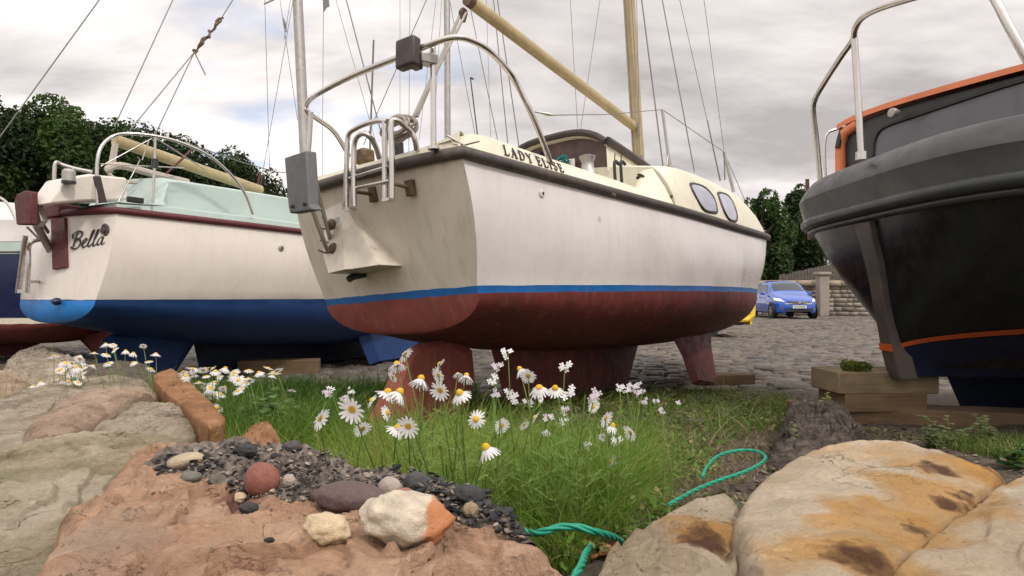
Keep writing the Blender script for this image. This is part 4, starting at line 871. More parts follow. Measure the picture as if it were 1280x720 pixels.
def tree(x,y,h,w,label,base=(.038,.062,.014),n=9000,seed=0,low=.15,size=.125,name='broadleaf_tree',nl=42):
    r=random.Random(seed); root=empty(name,(x,y,0)); tag(root,label,'tree','trees behind the boatyard')
    lobes=[]; cz=h*(.5+low/2); hz=h*(1-low)/2
    for i in range(nl):
        a=r.uniform(0,2*PI); e=math.asin(r.uniform(-.9,1)); q=.74; s=r.uniform(.14,.42)
        lobes.append((w/2*q*math.cos(e)*math.cos(a),w/2*q*math.cos(e)*math.sin(a),cz+hz*.78*math.sin(e),w/2*s,w/2*s,hz*s*.95))
    V,Fq,c=leafcloud(lobes,int(n*2.3),size,seed,base); bigmesh('crown',V,Fq,'leaf',c,root)
    mb=MB(); t=h*.035+.08; mb.tube([(0,0,-.1),(.05*w*.2,0,h*.25),(0,.1,h*.6),(.1,0,h*.85)],[t*1.3,t,t*.6,t*.15],10)
    for i in range(7):
        a=i*2.4; z=h*(.25+.07*i); mb.tube([(0,0,z),(w*.16*math.cos(a),w*.16*math.sin(a),z+h*.1),(w*.34*math.cos(a),w*.34*math.sin(a),z+h*.2)],[t*.45,t*.3,t*.08],6)
    mb.build('trunk','bark',root)
def treepx(px,ytop,wpx_,D,label,**k):
    p=at(px,371,D); h=.9+(371-ytop)/800*D; tree(p.x,p.y,h,wpx_/800*D,label,**k)
treepx(-55,112,190,34,'tall dark green tree at the left edge, its crown cut by the frame',seed=1,n=16000,base=(.03,.062,.014))
treepx(62,130,150,36,'dark broadleaf tree with rounded crown, second from the left edge',seed=2,n=13000,base=(.036,.07,.014))
treepx(128,150,130,38,'dark green tree just left of the curved rail of the mint decked boat',seed=3,n=10000,base=(.03,.06,.014))
treepx(222,172,120,44,'looser dark tree seen through the curved rail of the mint decked boat',seed=4,n=9000,base=(.026,.05,.013))
treepx(290,196,110,46,'lower dark tree right of the curved rail of the mint decked boat',seed=5,n=8000,base=(.028,.05,.014))
treepx(346,232,90,48,'lowest dark tree at the right end of the left hand row, by the grey mast',seed=6,n=5000,base=(.028,.05,.014))
treepx(178,163,150,47,'dark tree filling the gap behind the curved rail of the mint decked boat, second row',seed=7,n=9000,base=(.026,.048,.013))
treepx(262,186,110,50,'small crowned dark tree in the second row above the yellow boom',seed=15,n=7000,base=(.028,.052,.014))
treepx(325,218,90,52,'small dark tree in the second row beside the lowest one near the grey mast',seed=16,n=5000,base=(.028,.052,.014))
treepx(952,240,76,38,'green bushy tree just right of the middle boat bow',seed=8,n=9000,base=(.042,.08,.022),size=.11)
treepx(1003,234,62,40,'darker open crowned tree left of the black workboat bow',seed=9,n=7000,base=(.026,.052,.016),size=.11)
treepx(985,290,90,42,'low dark tree above the stone wall behind the blue car',seed=10,n=7000,base=(.022,.045,.014),size=.11)
treepx(1070,225,110,44,'dark tree mostly hidden behind the bow of the black workboat',seed=11,n=5000,base=(.03,.06,.018))
treepx(880,265,110,44,'green tree mostly hidden behind the bow of the middle boat',seed=12,n=5000,base=(.03,.06,.018))
# ================================================================ CAR
car=empty('car',(0,0,0)); tag(car,'bright blue hatchback parked on the cobbles in front of the stone wall','car')
CL=4.0
# stations along x (0 = front): roof/hood height, belt, half width top, half width body, sill
SX=[(0.0,.60,.55,.30,.50,.30),(.06,.70,.62,.50,.66,.22),(.25,.80,.72,.60,.78,.20),(.55,.90,.82,.66,.83,.20),(.95,1.0,.90,.70,.845,.20),(1.15,1.10,.93,.66,.845,.20),(1.55,1.36,.96,.62,.845,.20),(1.85,1.49,.97,.60,.845,.20),(2.5,1.53,.98,.60,.845,.20),(3.1,1.48,.99,.58,.84,.20),(3.5,1.36,1.0,.56,.82,.22),(3.8,1.12,.98,.58,.78,.26),(3.95,.85,.8,.6,.70,.32),(4.0,.6,.6,.5,.6,.36)]
mb=MB(); rows=[]
for i in range(56):
    x=4.0*i/55; zt,zb,wt,wb,zs=np.interp(x,[s[0] for s in SX],[s[1] for s in SX]),np.interp(x,[s[0] for s in SX],[s[2] for s in SX]),np.interp(x,[s[0] for s in SX],[s[3] for s in SX]),np.interp(x,[s[0] for s in SX],[s[4] for s in SX]),np.interp(x,[s[0] for s in SX],[s[5] for s in SX])
    # wheel arches
    for wx in (.72,3.25):
        if abs(x-wx)<.34: zs=max(zs,.0+ (.34**2-(x-wx)**2)**.5*.0+.22)
    h=[(wb*.8,zs),(wb*.97,zs+.06),(wb,(zs+zb)/2),(wb*.97,zb-.04),(wb*.93,zb)]+[(wb*.93+(wt-wb*.93)*t,zb+(zt-zb)*t**.95) for t in (.35,.7,.93)]+[(wt*.8,zt+.012),(wt*.4,zt+.03)]
    xx=lambda y: x+.16*(abs(y)/.85)**2.2*max(0,1-x/.9)
    rows.append([Vector((xx(y),y,z)) for y,z in h]+[Vector((xx(0),0,zt+.035))]+[Vector((xx(y),-y,z)) for y,z in h[::-1]])
mb.grid(rows); mb.add(rows[0],[tuple(range(len(rows[0])))]); mb.add(rows[-1],[tuple(range(len(rows[0])))]); body=mb.build('body','car_blue',car,ang=38)
bb=bvh_local(body)
def onbody(pts2,axis,sgn=1,off=.006):
    out=[]
    for a,b in pts2:
        if axis=='x': h=bb.ray_cast(Vector((-1,a,b)),Vector((1,0,0)))
        elif axis=='z': h=bb.ray_cast(Vector((a,b,3)),Vector((0,0,-1)))
        else: h=bb.ray_cast(Vector((a,sgn*2,b)),Vector((0,-sgn,0)))
        if h[0] is not None:
            n=h[1]; d={'x':Vector((-1,0,0)),'z':Vector((0,0,1)),'y':Vector((0,sgn,0))}[axis]; n=n if n.dot(d)>0 else -n; out.append(h[0]+n*off)
    return out
def patch(name,quad,axis,mat,parent,sgn=1,off=.006,nu=10,nv=6):
    rows=[]
    for j in range(nv+1):
        v=j/nv; r=[]
        for i in range(nu+1):
            u=i/nu; a=[(quad[0][k]*(1-u)+quad[1][k]*u)*(1-v)+(quad[3][k]*(1-u)+quad[2][k]*u)*v for k in (0,1)]; r.append(tuple(a))
        q=onbody(r,axis,sgn,off)
        if len(q)==nu+1: rows.append(q)
    mb=MB(); 
    if len(rows)>1: mb.grid(rows)
    return mb.build(name,mat,parent,ang=60)
patch('windscreen',[(1.16,-.60),(1.16,.60),(1.74,.52),(1.74,-.52)],'z','car_glass',car)
for s in (1,-1):
    patch('side_window',[(1.45,1.02),(2.35,1.03),(2.3,1.40),(1.78,1.38)],'y','car_glass',car,s); patch('side_window',[(2.42,1.03),(3.15,1.04),(3.0,1.38),(2.38,1.40)],'y','car_glass',car,s)
    patch('headlight',[(.50*s,.66),(.80*s,.72),(.78*s,.83),(.62*s,.80)],'x','head_glass',car,off=.012)
    patch('fog_light',[(.55*s,.36),(.66*s,.36),(.66*s,.44),(.55*s,.44)],'x','glass_grey',car,off=.01)
    mb=MB(); mb.box((1.48,s*.94,1.02),(.12,.18,.13)); mb.build('door_mirror','car_blue',car,bev=.03)
    d=patch('door',[(1.4,.35),(2.38,.35),(2.38,.96),(1.42,.93)],'y','car_blue',car,s,off=.004)
    mb=MB(); mb.box((2.2,s*.85,.86),(.16,.03,.03)); mb.build('handle','car_blue',d,bev=.01)
    for wx in (.72,3.25):
        mb=MB(); mb.lathe([(.36,0),(.36,.02)],(wx,s*.835,.31),(0,s,0),24); mb.build('wheel_arch','black_plastic',car)
        mb=MB(); mb.lathe([(.20,.0),(.29,-.02),(.315,.03),(.315,.15),(.29,.19),(.20,.17)],(wx,s*.69,.315),(0,s,0),28); wh_=mb.build('wheel','tyre',car,ang=50)
        mb=MB(); mb.lathe([(.205,.16),(.19,.14),(.05,.165),(.03,.17)],(wx,s*.69,.315),(0,s,0),28); 
        for k in range(6):
            a=k*PI/3; mb.box((wx+.11*math.cos(a),s*.865,.315+.11*math.sin(a)),(.17,.015,.05),(0,-a,0))
        mb.build('rim','alu',wh_,ang=40)
patch('grille',[(-.40,.62),(.40,.62),(.46,.70),(-.46,.70)],'x','black_plastic',car,off=.008); patch('grille_bar',[(-.5,.585),(.5,.585),(.5,.61),(-.5,.61)],'x','steel',car,off=.016)
patch('lower_grille',[(-.5,.30),(.5,.30),(.56,.41),(-.56,.41)],'x','black_plastic',car,off=.01)
mb=MB(); mb.lathe([(.05,0),(.05,.02)],(-.01,0,.655),(-1,0,0),16); mb.build('badge','steel',car)
mb=MB(); mb.box((-.035,0,.48),(.015,.52,.115)); pl=mb.build('number_plate','plate_white',car)
mb=MB(); 
for k,yy in enumerate((-.2,-.14,-.08,-.02,.06,.12,.18)):
    mb.box((-.046,yy,.48+(.02 if k%2 else -.0)),(.004,.012,.07 if k%2==0 else .03)); mb.box((-.046,yy+.02,.48),(.004,.012,.07)); mb.box((-.046,yy+.01,.48 if k%3 else .51),(.004,.03,.012))
mb.build('plate_characters','text_black',pl)
cp=at(995,398,26.0); car.location=(cp.x+.05,cp.y-.2,0); car.scale=(1.03,1.03,1.03); car.rotation_euler=(0,0,R(86)); 
# ================================================================ yellow trailer behind the bow
tr_=empty('yellow_trailer',(at(899,371,15).x,15,0),(0,0,R(8))); tag(tr_,'yellow framed trailer with dark side panel half hidden behind the bow of the middle boat','trailer')
mb=MB(); mb.box((-.55,0,.58),(1.5,1.6,.62)); mb.build('box','black_plastic',tr_,bev=.03)
mb=MB(); fr=[(.28,-.84,.92),(.36,-.86,.80),(.36,-.86,.50),(.24,-.86,.40),(-1.3,-.86,.38)]
mb.tube(fr,.055,8,flat=1.3); mb.tube([(p[0],-p[1],p[2]) for p in fr],.055,8); mb.box((.33,0,.6),(.06,1.7,.65)); mb.build('frame','yellow_paint',tr_,bev=.01)
for s in (-1,1):
    mb=MB(); mb.lathe([(.06,-.05),(.13,-.05),(.15,-.02),(.15,.04),(.13,.07),(.06,.07)],(-.55,s*.75,.15),(0,1,0),18); mb.build('wheel','tyre',tr_)
# ================================================================ ROCKS
def rock(name,label,cat,outline,pl,mat,dome=.03,thick=.35,amp=.02,freq=4,seed=0,edge=.05,N=170,RINGS=60,strata=None,slump=0,group=None,bulge=.04,k=.78,fine=1.0,ridge=0,ledge=.4):
    """boulder whose top follows the plane pl=(z0,sx,sy); outline given by bearings on that plane"""
    P=[onplane(px,py,*pl) for px,py in outline]; ring=sm(P,8,True)
    L=[0]
    for a,b in zip(ring,ring[1:]+ring[:1]): L.append(L[-1]+(b-a).length)
    tot=L[-1]; o=[]; 
    for i in range(N):
        t=tot*i/N; j=max(q for q in range(len(ring)) if L[q]<=t); u=(t-L[j])/(L[j+1]-L[j]+1e-9); o.append(ring[j].lerp(ring[(j+1)%len(ring)],u))
    c=sum(o,Vector())/N; sc=Vector((seed*7.3,seed*3.1,seed*5.7)); V=[]
    def disp(p):
        q=Vector(p)+sc
        n1=noise.fractal(q*freq,1.0,2.0,5); n2=noise.noise(q*freq*.45); rr=1-abs(noise.noise(q*freq*1.3)); 
        v=amp*(n1*.8+n2*1.4)+amp*fine*.25*noise.fractal(q*freq*6,.8,2.0,4)-ridge*max(0,rr-.9)*4
        tn=noise.fractal(q*freq*.55+Vector((3,1,7)),1.0,2.0,3)*4.0; tf=tn-math.floor(tn); v+=amp*ledge*2*(((tf/.88) if tf<.88 else (1-tf)/.12)-.5)
        v-=amp*.6*max(0,.12-abs(noise.noise(q*freq*1.6)))*6*ledge
        if strata:
            sx,sy,szz,st,sa=strata; h=(q.x*sx+q.y*sy+q.z*szz)*st+noise.noise(q*freq*.8)*1.2; f=h-math.floor(h); v+=sa*((min(1,f*1.25)**1.5 if f<.8 else (1-f)/.2)-.5)
        return v
    V.append(None)
    for i in range(1,RINGS+1):
        r=(i/RINGS)**.8
        for q in o:
            p=c.lerp(q,r); e=0
            if r>k: e=edge*(1-math.sqrt(max(0,1-((r-k)/(1-k))**2*.985)))
            p.z+=dome*(1-r*r)-e; p.z+=disp(p)*(1-.35*max(0,(r-k)/(1-k))); V.append(p)
    cc=c.copy(); cc.z+=dome; cc.z+=disp(cc); V[0]=cc
    S=16
    for i in range(1,S+1):
        t=i/S
        for qi,q in enumerate(o):
            d=(q-c); d.z=0; d.normalize(); top=V[1+(RINGS-1)*N+qi]
            p=Vector((q.x,q.y,top.z))+d*(bulge*math.sin(PI*min(1,t*1.1))-.10*t*t); p.z=top.z-thick*t**1.15
            dd=disp(p+Vector((0,0,5)))*min(1,t*3); p+=d*dd*1.4; V.append(p)
    Fs=[]
    for j in range(N): Fs.append((0,1+j,1+(j+1)%N))
    for i in range(RINGS+S-1):
        for j in range(N): a=1+i*N; Fs.append((a+j,a+N+j,a+N+(j+1)%N,a+(j+1)%N))
    Fs.append(tuple(1+(RINGS+S-1)*N+j for j in range(N)))
    mb=MB(); mb.add(V,Fs); ob=mb.build(name,mat,None,ang=180)
    tag(ob,label,cat,group); ob['_']=0; del ob['_']
    return ob
PPL=(.585,0,.0)
pink=[(20,735),(50,690),(72,650),(78,628),(110,612),(140,588),(160,565),(190,551),(240,553),(300,553),(360,560),(430,575),(500,590),(560,598),(605,612),(645,640),(680,672),(712,705),(735,760),(600,860),(300,870),(0,800)]
sp=lambda px,py,z=.59:tuple(onplane(px,py,z))
rockmat('rock_pink',[(.30,.15,.09),(.50,.29,.175),(.60,.39,.26),(.66,.47,.34)],sc=4.5,stretch=(1,1.2,2),cracks=.55,stains=[(sp(300,632),.045,(.14,.035,.035),.7),(sp(330,716),.030,(.13,.03,.03),.6),(sp(640,700),.10,(.62,.40,.27),.4),(sp(120,690),.14,(.35,.30,.24),.4)],spots=((.10,.07,.05),26,.60,.6))
rockmat('rock_olive',[(.15,.12,.06),(.34,.28,.17),(.48,.41,.30),(.60,.53,.43)],sc=4,stretch=(1,1,3.5),rot=(0,R(12),0),cracks=.75,stains=[(sp(20,640,.5),.14,(.15,.14,.045),.6)])
rockmat('rock_grey',[(.14,.11,.08),(.32,.26,.19),(.46,.39,.30),(.58,.50,.40)],sc=5,stretch=(1,1,3),rot=(0,R(-20),0),cracks=.7)
rockmat('rock_tan',[(.20,.14,.10),(.40,.28,.20),(.48,.35,.26),(.52,.41,.33)],sc=5,stretch=(1,1,2.5),rot=(0,R(-30),0),cracks=.6)
OR=(.50,.26,.06); BR=(.09,.035,.014)
cs=lambda px,py: tuple(onplane(px,py,.545,0,.06))
rockmat('rock_cream',[(.36,.27,.17),(.52,.41,.28),(.60,.50,.37),(.66,.57,.45)],sc=3.2,stretch=(1,1.3,2),rot=(0,0,R(35)),cracks=.3,fine=.28,
  stains=[(cs(1195,590),.10,OR,.7),(cs(1235,592),.08,OR,.75),(cs(1170,632),.11,OR,.8),(cs(1130,670),.09,OR,.7),(cs(1075,700),.09,OR,.75),(cs(1010,705),.08,OR,.55),(cs(1040,565),.08,(.55,.33,.13),.5),(cs(1120,572),.07,(.55,.33,.13),.45),
          (cs(1174,598),.038,BR,.95),(cs(1182,634),.030,BR,.95),(cs(1205,627),.022,BR,.9),(cs(1142,665),.018,BR,.8),(cs(1075,708),.045,BR,.95),(cs(1228,588),.030,(.16,.05,.02),.8)],spots=((.30,.22,.14),30,.60,.4))
rockmat('rock_mid',[(.22,.17,.11),(.40,.31,.21),(.48,.40,.28),(.53,.46,.36)],sc=4,cracks=.5,stains=[(sp(890,665,.58),.075,(.42,.21,.04),.85),(sp(882,680,.58),.038,(.08,.03,.015),.95),(sp(770,690,.56),.05,(.22,.13,.06),.5)],spots=((.12,.09,.06),40,.58,.6))
rockmat('rock_orange',[(.20,.09,.04),(.36,.17,.07),(.46,.24,.12),(.5,.30,.17)],sc=6,cracks=.5)
rockmat('rock_dark',[(.035,.028,.022),(.11,.085,.07),(.25,.21,.175),(.40,.34,.29)],sc=9,stretch=(1,4,5),rot=(0,0,R(-30)),cracks=.6)
R1=rock('boulder','big flat pinkish sandstone boulder across the foreground, carrying ash and pebbles','boulder',pink,PPL,'rock_pink',dome=.012,thick=.42,ledge=.8,amp=.011,freq=6,seed=1,edge=.04,N=300,RINGS=120,k=.86,fine=1.5,bulge=.03,ridge=.006)
R2=rock('boulder','long olive and beige boulder at the left edge behind the big pink boulder','boulder',[(-60,600),(0,562),(60,547),(140,540),(220,545),(270,553),(250,575),(190,600),(150,630),(100,665),(40,685),(-60,690)],(.52,0,.02),'rock_olive',dome=.03,thick=.36,amp=.012,freq=4.5,seed=2,edge=.09,N=220,RINGS=90,strata=(.25,.9,.4,9,.014),fine=1.8)
rock('boulder','smooth beige ridge rock with a dark speck, behind the olive boulder at left','boulder',[(-50,520),(0,493),(60,482),(130,473),(185,473),(203,485),(200,497),(170,505),(120,515),(60,530),(20,560),(-60,560)],(.44,.0,.02),'rock_grey',dome=.04,thick=.34,amp=.016,freq=4,seed=3,edge=.09,N=160,strata=(.2,.9,.4,7,.012))
rock('boulder','small pinkish rock at the left edge, farthest of the pile','boulder',[(-60,470),(-10,462),(20,466),(40,478),(30,490),(0,497),(-50,500)],(.42,0,0),'rock_tan',dome=.04,thick=.3,amp=.016,freq=4,seed=4,N=120,RINGS=40)
rock('boulder','tan tapering rock leaning between the beige ridge rock and the olive boulder','boulder',[(20,545),(60,520),(100,500),(150,493),(195,490),(200,496),(165,508),(130,530),(105,545),(60,560)],(.47,0,.01),'rock_tan',dome=.05,thick=.3,edge=.09,amp=.012,freq=5,seed=5,N=140,RINGS=50)
rock('boulder','grey brown wedge shaped rock between the orange block and the olive boulder','boulder',[(105,540),(140,520),(175,505),(215,505),(250,510),(256,525),(245,545),(200,550),(140,552)],(.49,0,0),'rock_grey',dome=.04,thick=.3,edge=.08,amp=.012,freq=6,seed=6,N=150,RINGS=55,strata=(.5,.8,.5,9,.012))
R7=rock('boulder','largest cream sandstone boulder with orange and brown stains, right foreground','boulder',[(930,720),(915,670),(912,638),(935,605),(970,577),(1010,560),(1060,551),(1120,552),(1175,561),(1225,578),(1262,592),(1235,625),(1180,670),(1130,720),(1090,800),(1000,860),(930,800)],(.545,0,.06),'rock_cream',dome=.02,thick=.5,ledge=.25,amp=.008,freq=4,seed=7,edge=.05,N=300,RINGS=110,k=.85,fine=1.3,bulge=.02,strata=(.55,-.6,.2,7,.005))
rock('boulder','cream sandstone boulder at the bottom right corner touching the largest one','boulder',[(1085,735),(1130,690),(1180,655),(1225,622),(1262,600),(1330,580),(1420,640),(1450,860),(1100,900),(1060,800)],(.55,0,.06),'rock_cream',dome=.02,thick=.5,ledge=.25,amp=.008,freq=4,seed=8,edge=.05,N=260,RINGS=90,k=.86,fine=1.3,strata=(.55,-.6,.2,7,.005))
R9=rock('boulder','tan boulder with a brown pitted hollow, between the pink and the cream boulders','boulder',[(735,730),(750,695),(775,665),(805,640),(840,625),(880,615),(915,614),(935,640),(930,720),(930,800),(860,850),(760,830),(730,780)],(.55,0,.02),'rock_mid',dome=.03,thick=.45,ledge=.6,amp=.011,freq=5,seed=9,edge=.06,N=220,RINGS=80,fine=1.5)
rock('stone_block','orange brown split stone block lying at the edge of the white flowers','stone',[(192,470),(194,466),(210,461),(216,461),(248,486),(278,518),(281,523),(279,527),(262,532),(257,530),(222,503),(196,478)],(.535,0,0),'rock_orange',dome=.008,thick=.34,amp=.007,freq=6,seed=10,edge=.012,k=.92,ledge=.3,bulge=.0,N=120,RINGS=40)
rock('driftwood_log','dark weathered log behind the beige ridge rock','log',[(92,470),(115,458),(150,455),(185,458),(200,468),(190,475),(140,478),(100,478)],(.36,0,0),'rock_dark',dome=.07,thick=.25,amp=.012,freq=6,seed=11,edge=.06,N=120,RINGS=40)
rock('driftwood_log','rough barked grey brown log between the cream boulder and the timber blocks','log',[(975,545),(985,510),(1005,502),(1040,503),(1062,517),(1085,540),(1092,560),(1050,580),(1000,575),(960,565)],(.30,.0,.01),'rock_dark',dome=.06,thick=.3,amp=.03,freq=9,seed=12,edge=.04,N=200,RINGS=70,fine=1.5,strata=(.5,.9,.3,38,.012))
rock('pebble','orange brown jagged stone on the back edge of the big pink boulder','stone',[(286,556),(300,545),(318,533),(335,530),(348,540),(352,555),(335,562),(300,562)],(.60,0,0),'rock_orange',dome=.02,thick=.05,amp=.010,freq=22,seed=13,edge=.01,N=90,RINGS=30,bulge=.0)
rock('boulder','low stone heap in the shade under the navy hulled boat','stone',[(5,465),(20,440),(60,432),(90,445),(100,470),(60,480)],(.36,0,0),'rock_grey',dome=.05,thick=.4,amp=.025,freq=6,seed=14,N=100,RINGS=40)
# world-space surface lookups
dg=bpy.context.evaluated_depsgraph_get()
def bvh_w(o): me=o.data; return BVHTree.FromPolygons([o.matrix_world@v.co for v in me.vertices],[tuple(p.vertices) for p in me.polygons])
BP1=bvh_w(R1); BG=bvh_w(gnd); BR9=bvh_w(R9)
def hit(b,px,py):
    h=b.ray_cast(CAM,ray(px,py).normalized()); return h[0],h[1]
# ---- ash bed and charcoal shards on the pink boulder
ash=[(178,585),(205,573),(232,570),(262,562),(300,556),(345,560),(400,565),(450,572),(510,588),(560,598),(605,614),(640,640),(672,668),(668,680),(640,676),(600,660),(560,655),(500,640),(440,635),(380,636),(330,636),(300,632),(285,618),(250,606),(215,600)]
def inpoly(x,y,P):
    c=False; n=len(P)
    for i in range(n):
        a=P[i];b=P[i-1]
        if (a[1]>y)!=(b[1]>y) and x<(b[0]-a[0])*(y-a[1])/(b[1]-a[1])+a[0]: c=not c
    return c
def polyd(x,y,P):
    best=1e9; n=len(P)
    for i in range(n):
        ax,ay=P[i];bx,by=P[i-1]; dx,dy=bx-ax,by-ay; t=max(0,min(1,((x-ax)*dx+(y-ay)*dy)/(dx*dx+dy*dy+1e-9))); best=min(best,math.hypot(x-ax-t*dx,y-ay-t*dy))
    return best
AP=[tuple(onplane(x,y,*PPL))[:2] for x,y in ash]
xs2=np.arange(min(p[0] for p in AP),max(p[0] for p in AP),.004); ys2=np.arange(min(p[1] for p in AP),max(p[1] for p in AP),.004)
idx={};V=[];Fq=[];C=[]
for j,y in enumerate(ys2):
    for i,x in enumerate(xs2):
        ins=inpoly(x,y,AP); d=polyd(x,y,AP)*(1 if ins else -1)+.016*noise.fractal(Vector((x*22,y*22,0)),1,2,3)
        if d>-.012:
            h=BP1.ray_cast(Vector((x,y,1)),Vector((0,0,-1)))
            if h[0] is None: continue
            t=min(1,max(-.3,d/.03)); z=h[0].z+ .010*t+ (t>0)*(.010*noise.fractal(Vector((x*60,y*60,1)),.9,2,4)*t+.010*noise.noise(Vector((x*16,y*16,9)))*t)
            idx[(i,j)]=len(V); V.append((x,y,z))
for (i,j),a in idx.items():
    if (i+1,j) in idx and (i,j+1) in idx and (i+1,j+1) in idx: Fq.append((a,idx[(i+1,j)],idx[(i+1,j+1)],idx[(i,j+1)]))
for f in Fq:
    x,y,_=V[f[0]]; n=noise.fractal(Vector((x*50,y*50,5)),.8,2,4); n2=noise.noise(Vector((x*9,y*9,2))); b=max(.025,.105+.11*n+.06*n2); C.append((b*1.15,b*.96,b*.80))
asho=bigmesh('ash_bed',V,Fq,'debris',C,smooth=True); tag(asho,'grey ash and charcoal crumbs spread over the top of the big pink boulder','ash',kind='stuff')
def shard(V,F_,C,p,s,col,r,flat=.4,n=7):
    o=len(V); rot=Euler((r.uniform(-.5,.5),r.uniform(-.5,.5),r.uniform(0,6))).to_matrix(); a=r.uniform(.55,1)
    top=[];
    for lay,(zz,k) in enumerate(((-.5,.75),(.2,1),(.6,.55))):
        for i in range(n):
            t=2*PI*i/n+r.uniform(-.2,.2); q=k*r.uniform(.75,1.1); V.append(tuple(p+rot@Vector((s*q*math.cos(t),s*a*q*math.sin(t),s*flat*(zz+r.uniform(-.15,.15))))))
    for l in (0,1):
        for i in range(n): F_.append((o+l*n+i,o+l*n+(i+1)%n,o+(l+1)*n+(i+1)%n,o+(l+1)*n+i)); C.append(col)
    V.append(tuple(p+rot@Vector((0,0,s*flat*.65)))); 
    for i in range(0,n): F_.append((o+2*n+i,o+2*n+(i+1)%n,o+3*n,o+3*n)); C.append(tuple(c*1.05 for c in col))
def shards(name,label,cnt,poly,bv,seed,smin,smax,cols,cat='debris',z0=PPL[0],lift=.3,dens=None):
    r=random.Random(seed); V=[];F_=[];C=[]; xs=[p[0] for p in poly];ys=[p[1] for p in poly]; k=0
    while k<cnt:
        px,py=r.uniform(min(xs),max(xs)),r.uniform(min(ys),max(ys))
        if not inpoly(px,py,poly) or (dens and r.random()>dens(px,py)): continue
        p,_=hit(bv,px,py)
        if p is None: k+=1; continue
        s=smin+(smax-smin)*r.random()**3; c=r.choice(cols); f=r.uniform(.7,1.3); shard(V,F_,C,p+Vector((0,0,s*lift+.004)),s,tuple(x*f for x in c),r); k+=1
    F4=[f if f[2]!=f[3] else f for f in F_]
    # make triangles where degenerate
    me=bpy.data.meshes.new(name); me.from_pydata(V,[],[f if f[2]!=f[3] else f[:3] for f in F4]); me.materials.append(M['debris']); o=bpy.data.objects.new(name,me); COL.objects.link(o); addcol(o,C)
    tag(o,label,cat,kind='stuff'); return o
BA=bvh_w(asho)
DK=[(.02,.02,.022),(.03,.028,.028),(.05,.045,.045),(.12,.105,.09),(.2,.17,.14),(.28,.23,.18)]
shards('charcoal_crumbs','small charcoal and stone crumbs scattered in the ash on the big pink boulder',1500,ash,BA,4,.0018,.0075,DK)
shards('black_charcoal','black charcoal pieces along the back and right end of the ash',90,[(420,568),(520,588),(600,612),(650,650),(676,680),(620,668),(560,640),(480,615)],BA,5,.006,.017,[(.02,.021,.024),(.035,.035,.037)],lift=.2)
shards('black_charcoal','black charcoal pieces at the left end of the ash beside the flat pale pebble',45,[(192,580),(240,568),(320,558),(300,572),(215,606),(195,600)],BA,6,.004,.011,[(.02,.021,.024),(.04,.04,.042)],lift=.2)
# ---- pebbles
def pebble(label,px,py,w,h,d,col,mat=None,seed=0,rot=0,bumpy=.06,name='pebble',cat='pebble',sink=.25,tilt=0,freq=3,col2=None,end=None):
    p,_=hit(BP1,px,py+h*.32)
    pa,_=hit(BA,px,py+h*.32)
    if pa is not None and (p is None or pa.z>p.z-.05): p=pa
    D=p.y; sx=w/F*D/2; sz=h/F*D/2*1.05; sy=sx*d
    bm=bmesh.new(); bmesh.ops.create_icosphere(bm,subdivisions=4,radius=1)
    for v in bm.verts:
        q=v.co.copy(); n=noise.fractal(q*freq*.6+Vector((seed*9,0,0)),1,2,4); q*=1+bumpy*n*2; v.co=Vector((q.x*sx,q.y*sy,q.z*sz))
    me=bpy.data.meshes.new(name); bm.to_mesh(me); bm.free(); me.polygons.foreach_set('use_smooth',[True]*len(me.polygons))
    k='peb%d_%s'%(seed,name)
    if mat is None:
        c2=col2 or tuple(x*.6 for x in col); S(k,col,.75,var=.22,scale=45,dirt=c2,dirtamt=.6,bstr=.8,bscale=170,bdist=.004); mat=k
        if end:
            m=M[k]; nt=m.node_tree; b=nt.nodes['Principled BSDF']; old=b.inputs['Base Color'].links[0].from_socket; tc=nt.nodes.new('ShaderNodeTexCoord'); sp_=nt.nodes.new('ShaderNodeSeparateXYZ'); nt.links.new(tc.outputs['Object'],sp_.inputs[0])
            nz=noiseN(nt,tc.outputs['Object'],60,5); f=mathn(nt,'ADD',mathn(nt,'DIVIDE',sp_.outputs[0],sx),mathn(nt,'MULTIPLY',mathn(nt,'SUBTRACT',nz,.5),.5)); f=ramp(nt,f,[(.45,0),(.58,1)]); c=mixc(nt,f,old,end); nt.links.new(c,b.inputs['Base Color'])
    me.materials.append(M[mat]); o=bpy.data.objects.new(name,me); COL.objects.link(o); o.location=p+Vector((0,sy*.35,sz*(1-sink))); o.rotation_euler=(0,R(tilt),R(rot)); tag(o,label,cat); return o
pebble('smooth round reddish brown pebble sitting in the ash',325,605,44,42,.8,(.23,.085,.06),seed=1,bumpy=.02)
pebble('long dark maroon grey pebble in the middle of the ash',435,627,88,36,.6,(.11,.07,.065),seed=2,bumpy=.03,tilt=4)
pebble('largest lumpy pale stone with an orange right end on the pink boulder',505,658,112,62,.75,(.50,.43,.33),seed=3,bumpy=.085,tilt=7,col2=(.22,.18,.14),end=(.42,.17,.07),freq=4)
pebble('small pale yellow squarish stone left of the largest lumpy one',407,667,58,38,.7,(.52,.41,.27),seed=4,bumpy=.09,tilt=6,freq=4,col2=(.45,.30,.14))
pebble('pale grey egg shaped pebble above the lumpy stone',487,613,30,26,.8,(.36,.31,.27),seed=5,bumpy=.03,tilt=25)
pebble('small pinkish pebble touching the pale grey egg shaped one',507,624,26,20,.9,(.30,.14,.10),seed=6,bumpy=.05,tilt=30)
pebble('flat pale beige pebble at the left end of the ash',228,579,46,18,.7,(.38,.31,.21),seed=7,bumpy=.03,tilt=-12)
pebble('flat grey green pebble below the flat pale beige one',237,598,26,13,.8,(.14,.13,.11),seed=8,bumpy=.03)
pebble('small pale pebble with speckles right of the reddish brown one',360,603,17,16,.8,(.36,.30,.25),seed=9,bumpy=.07)
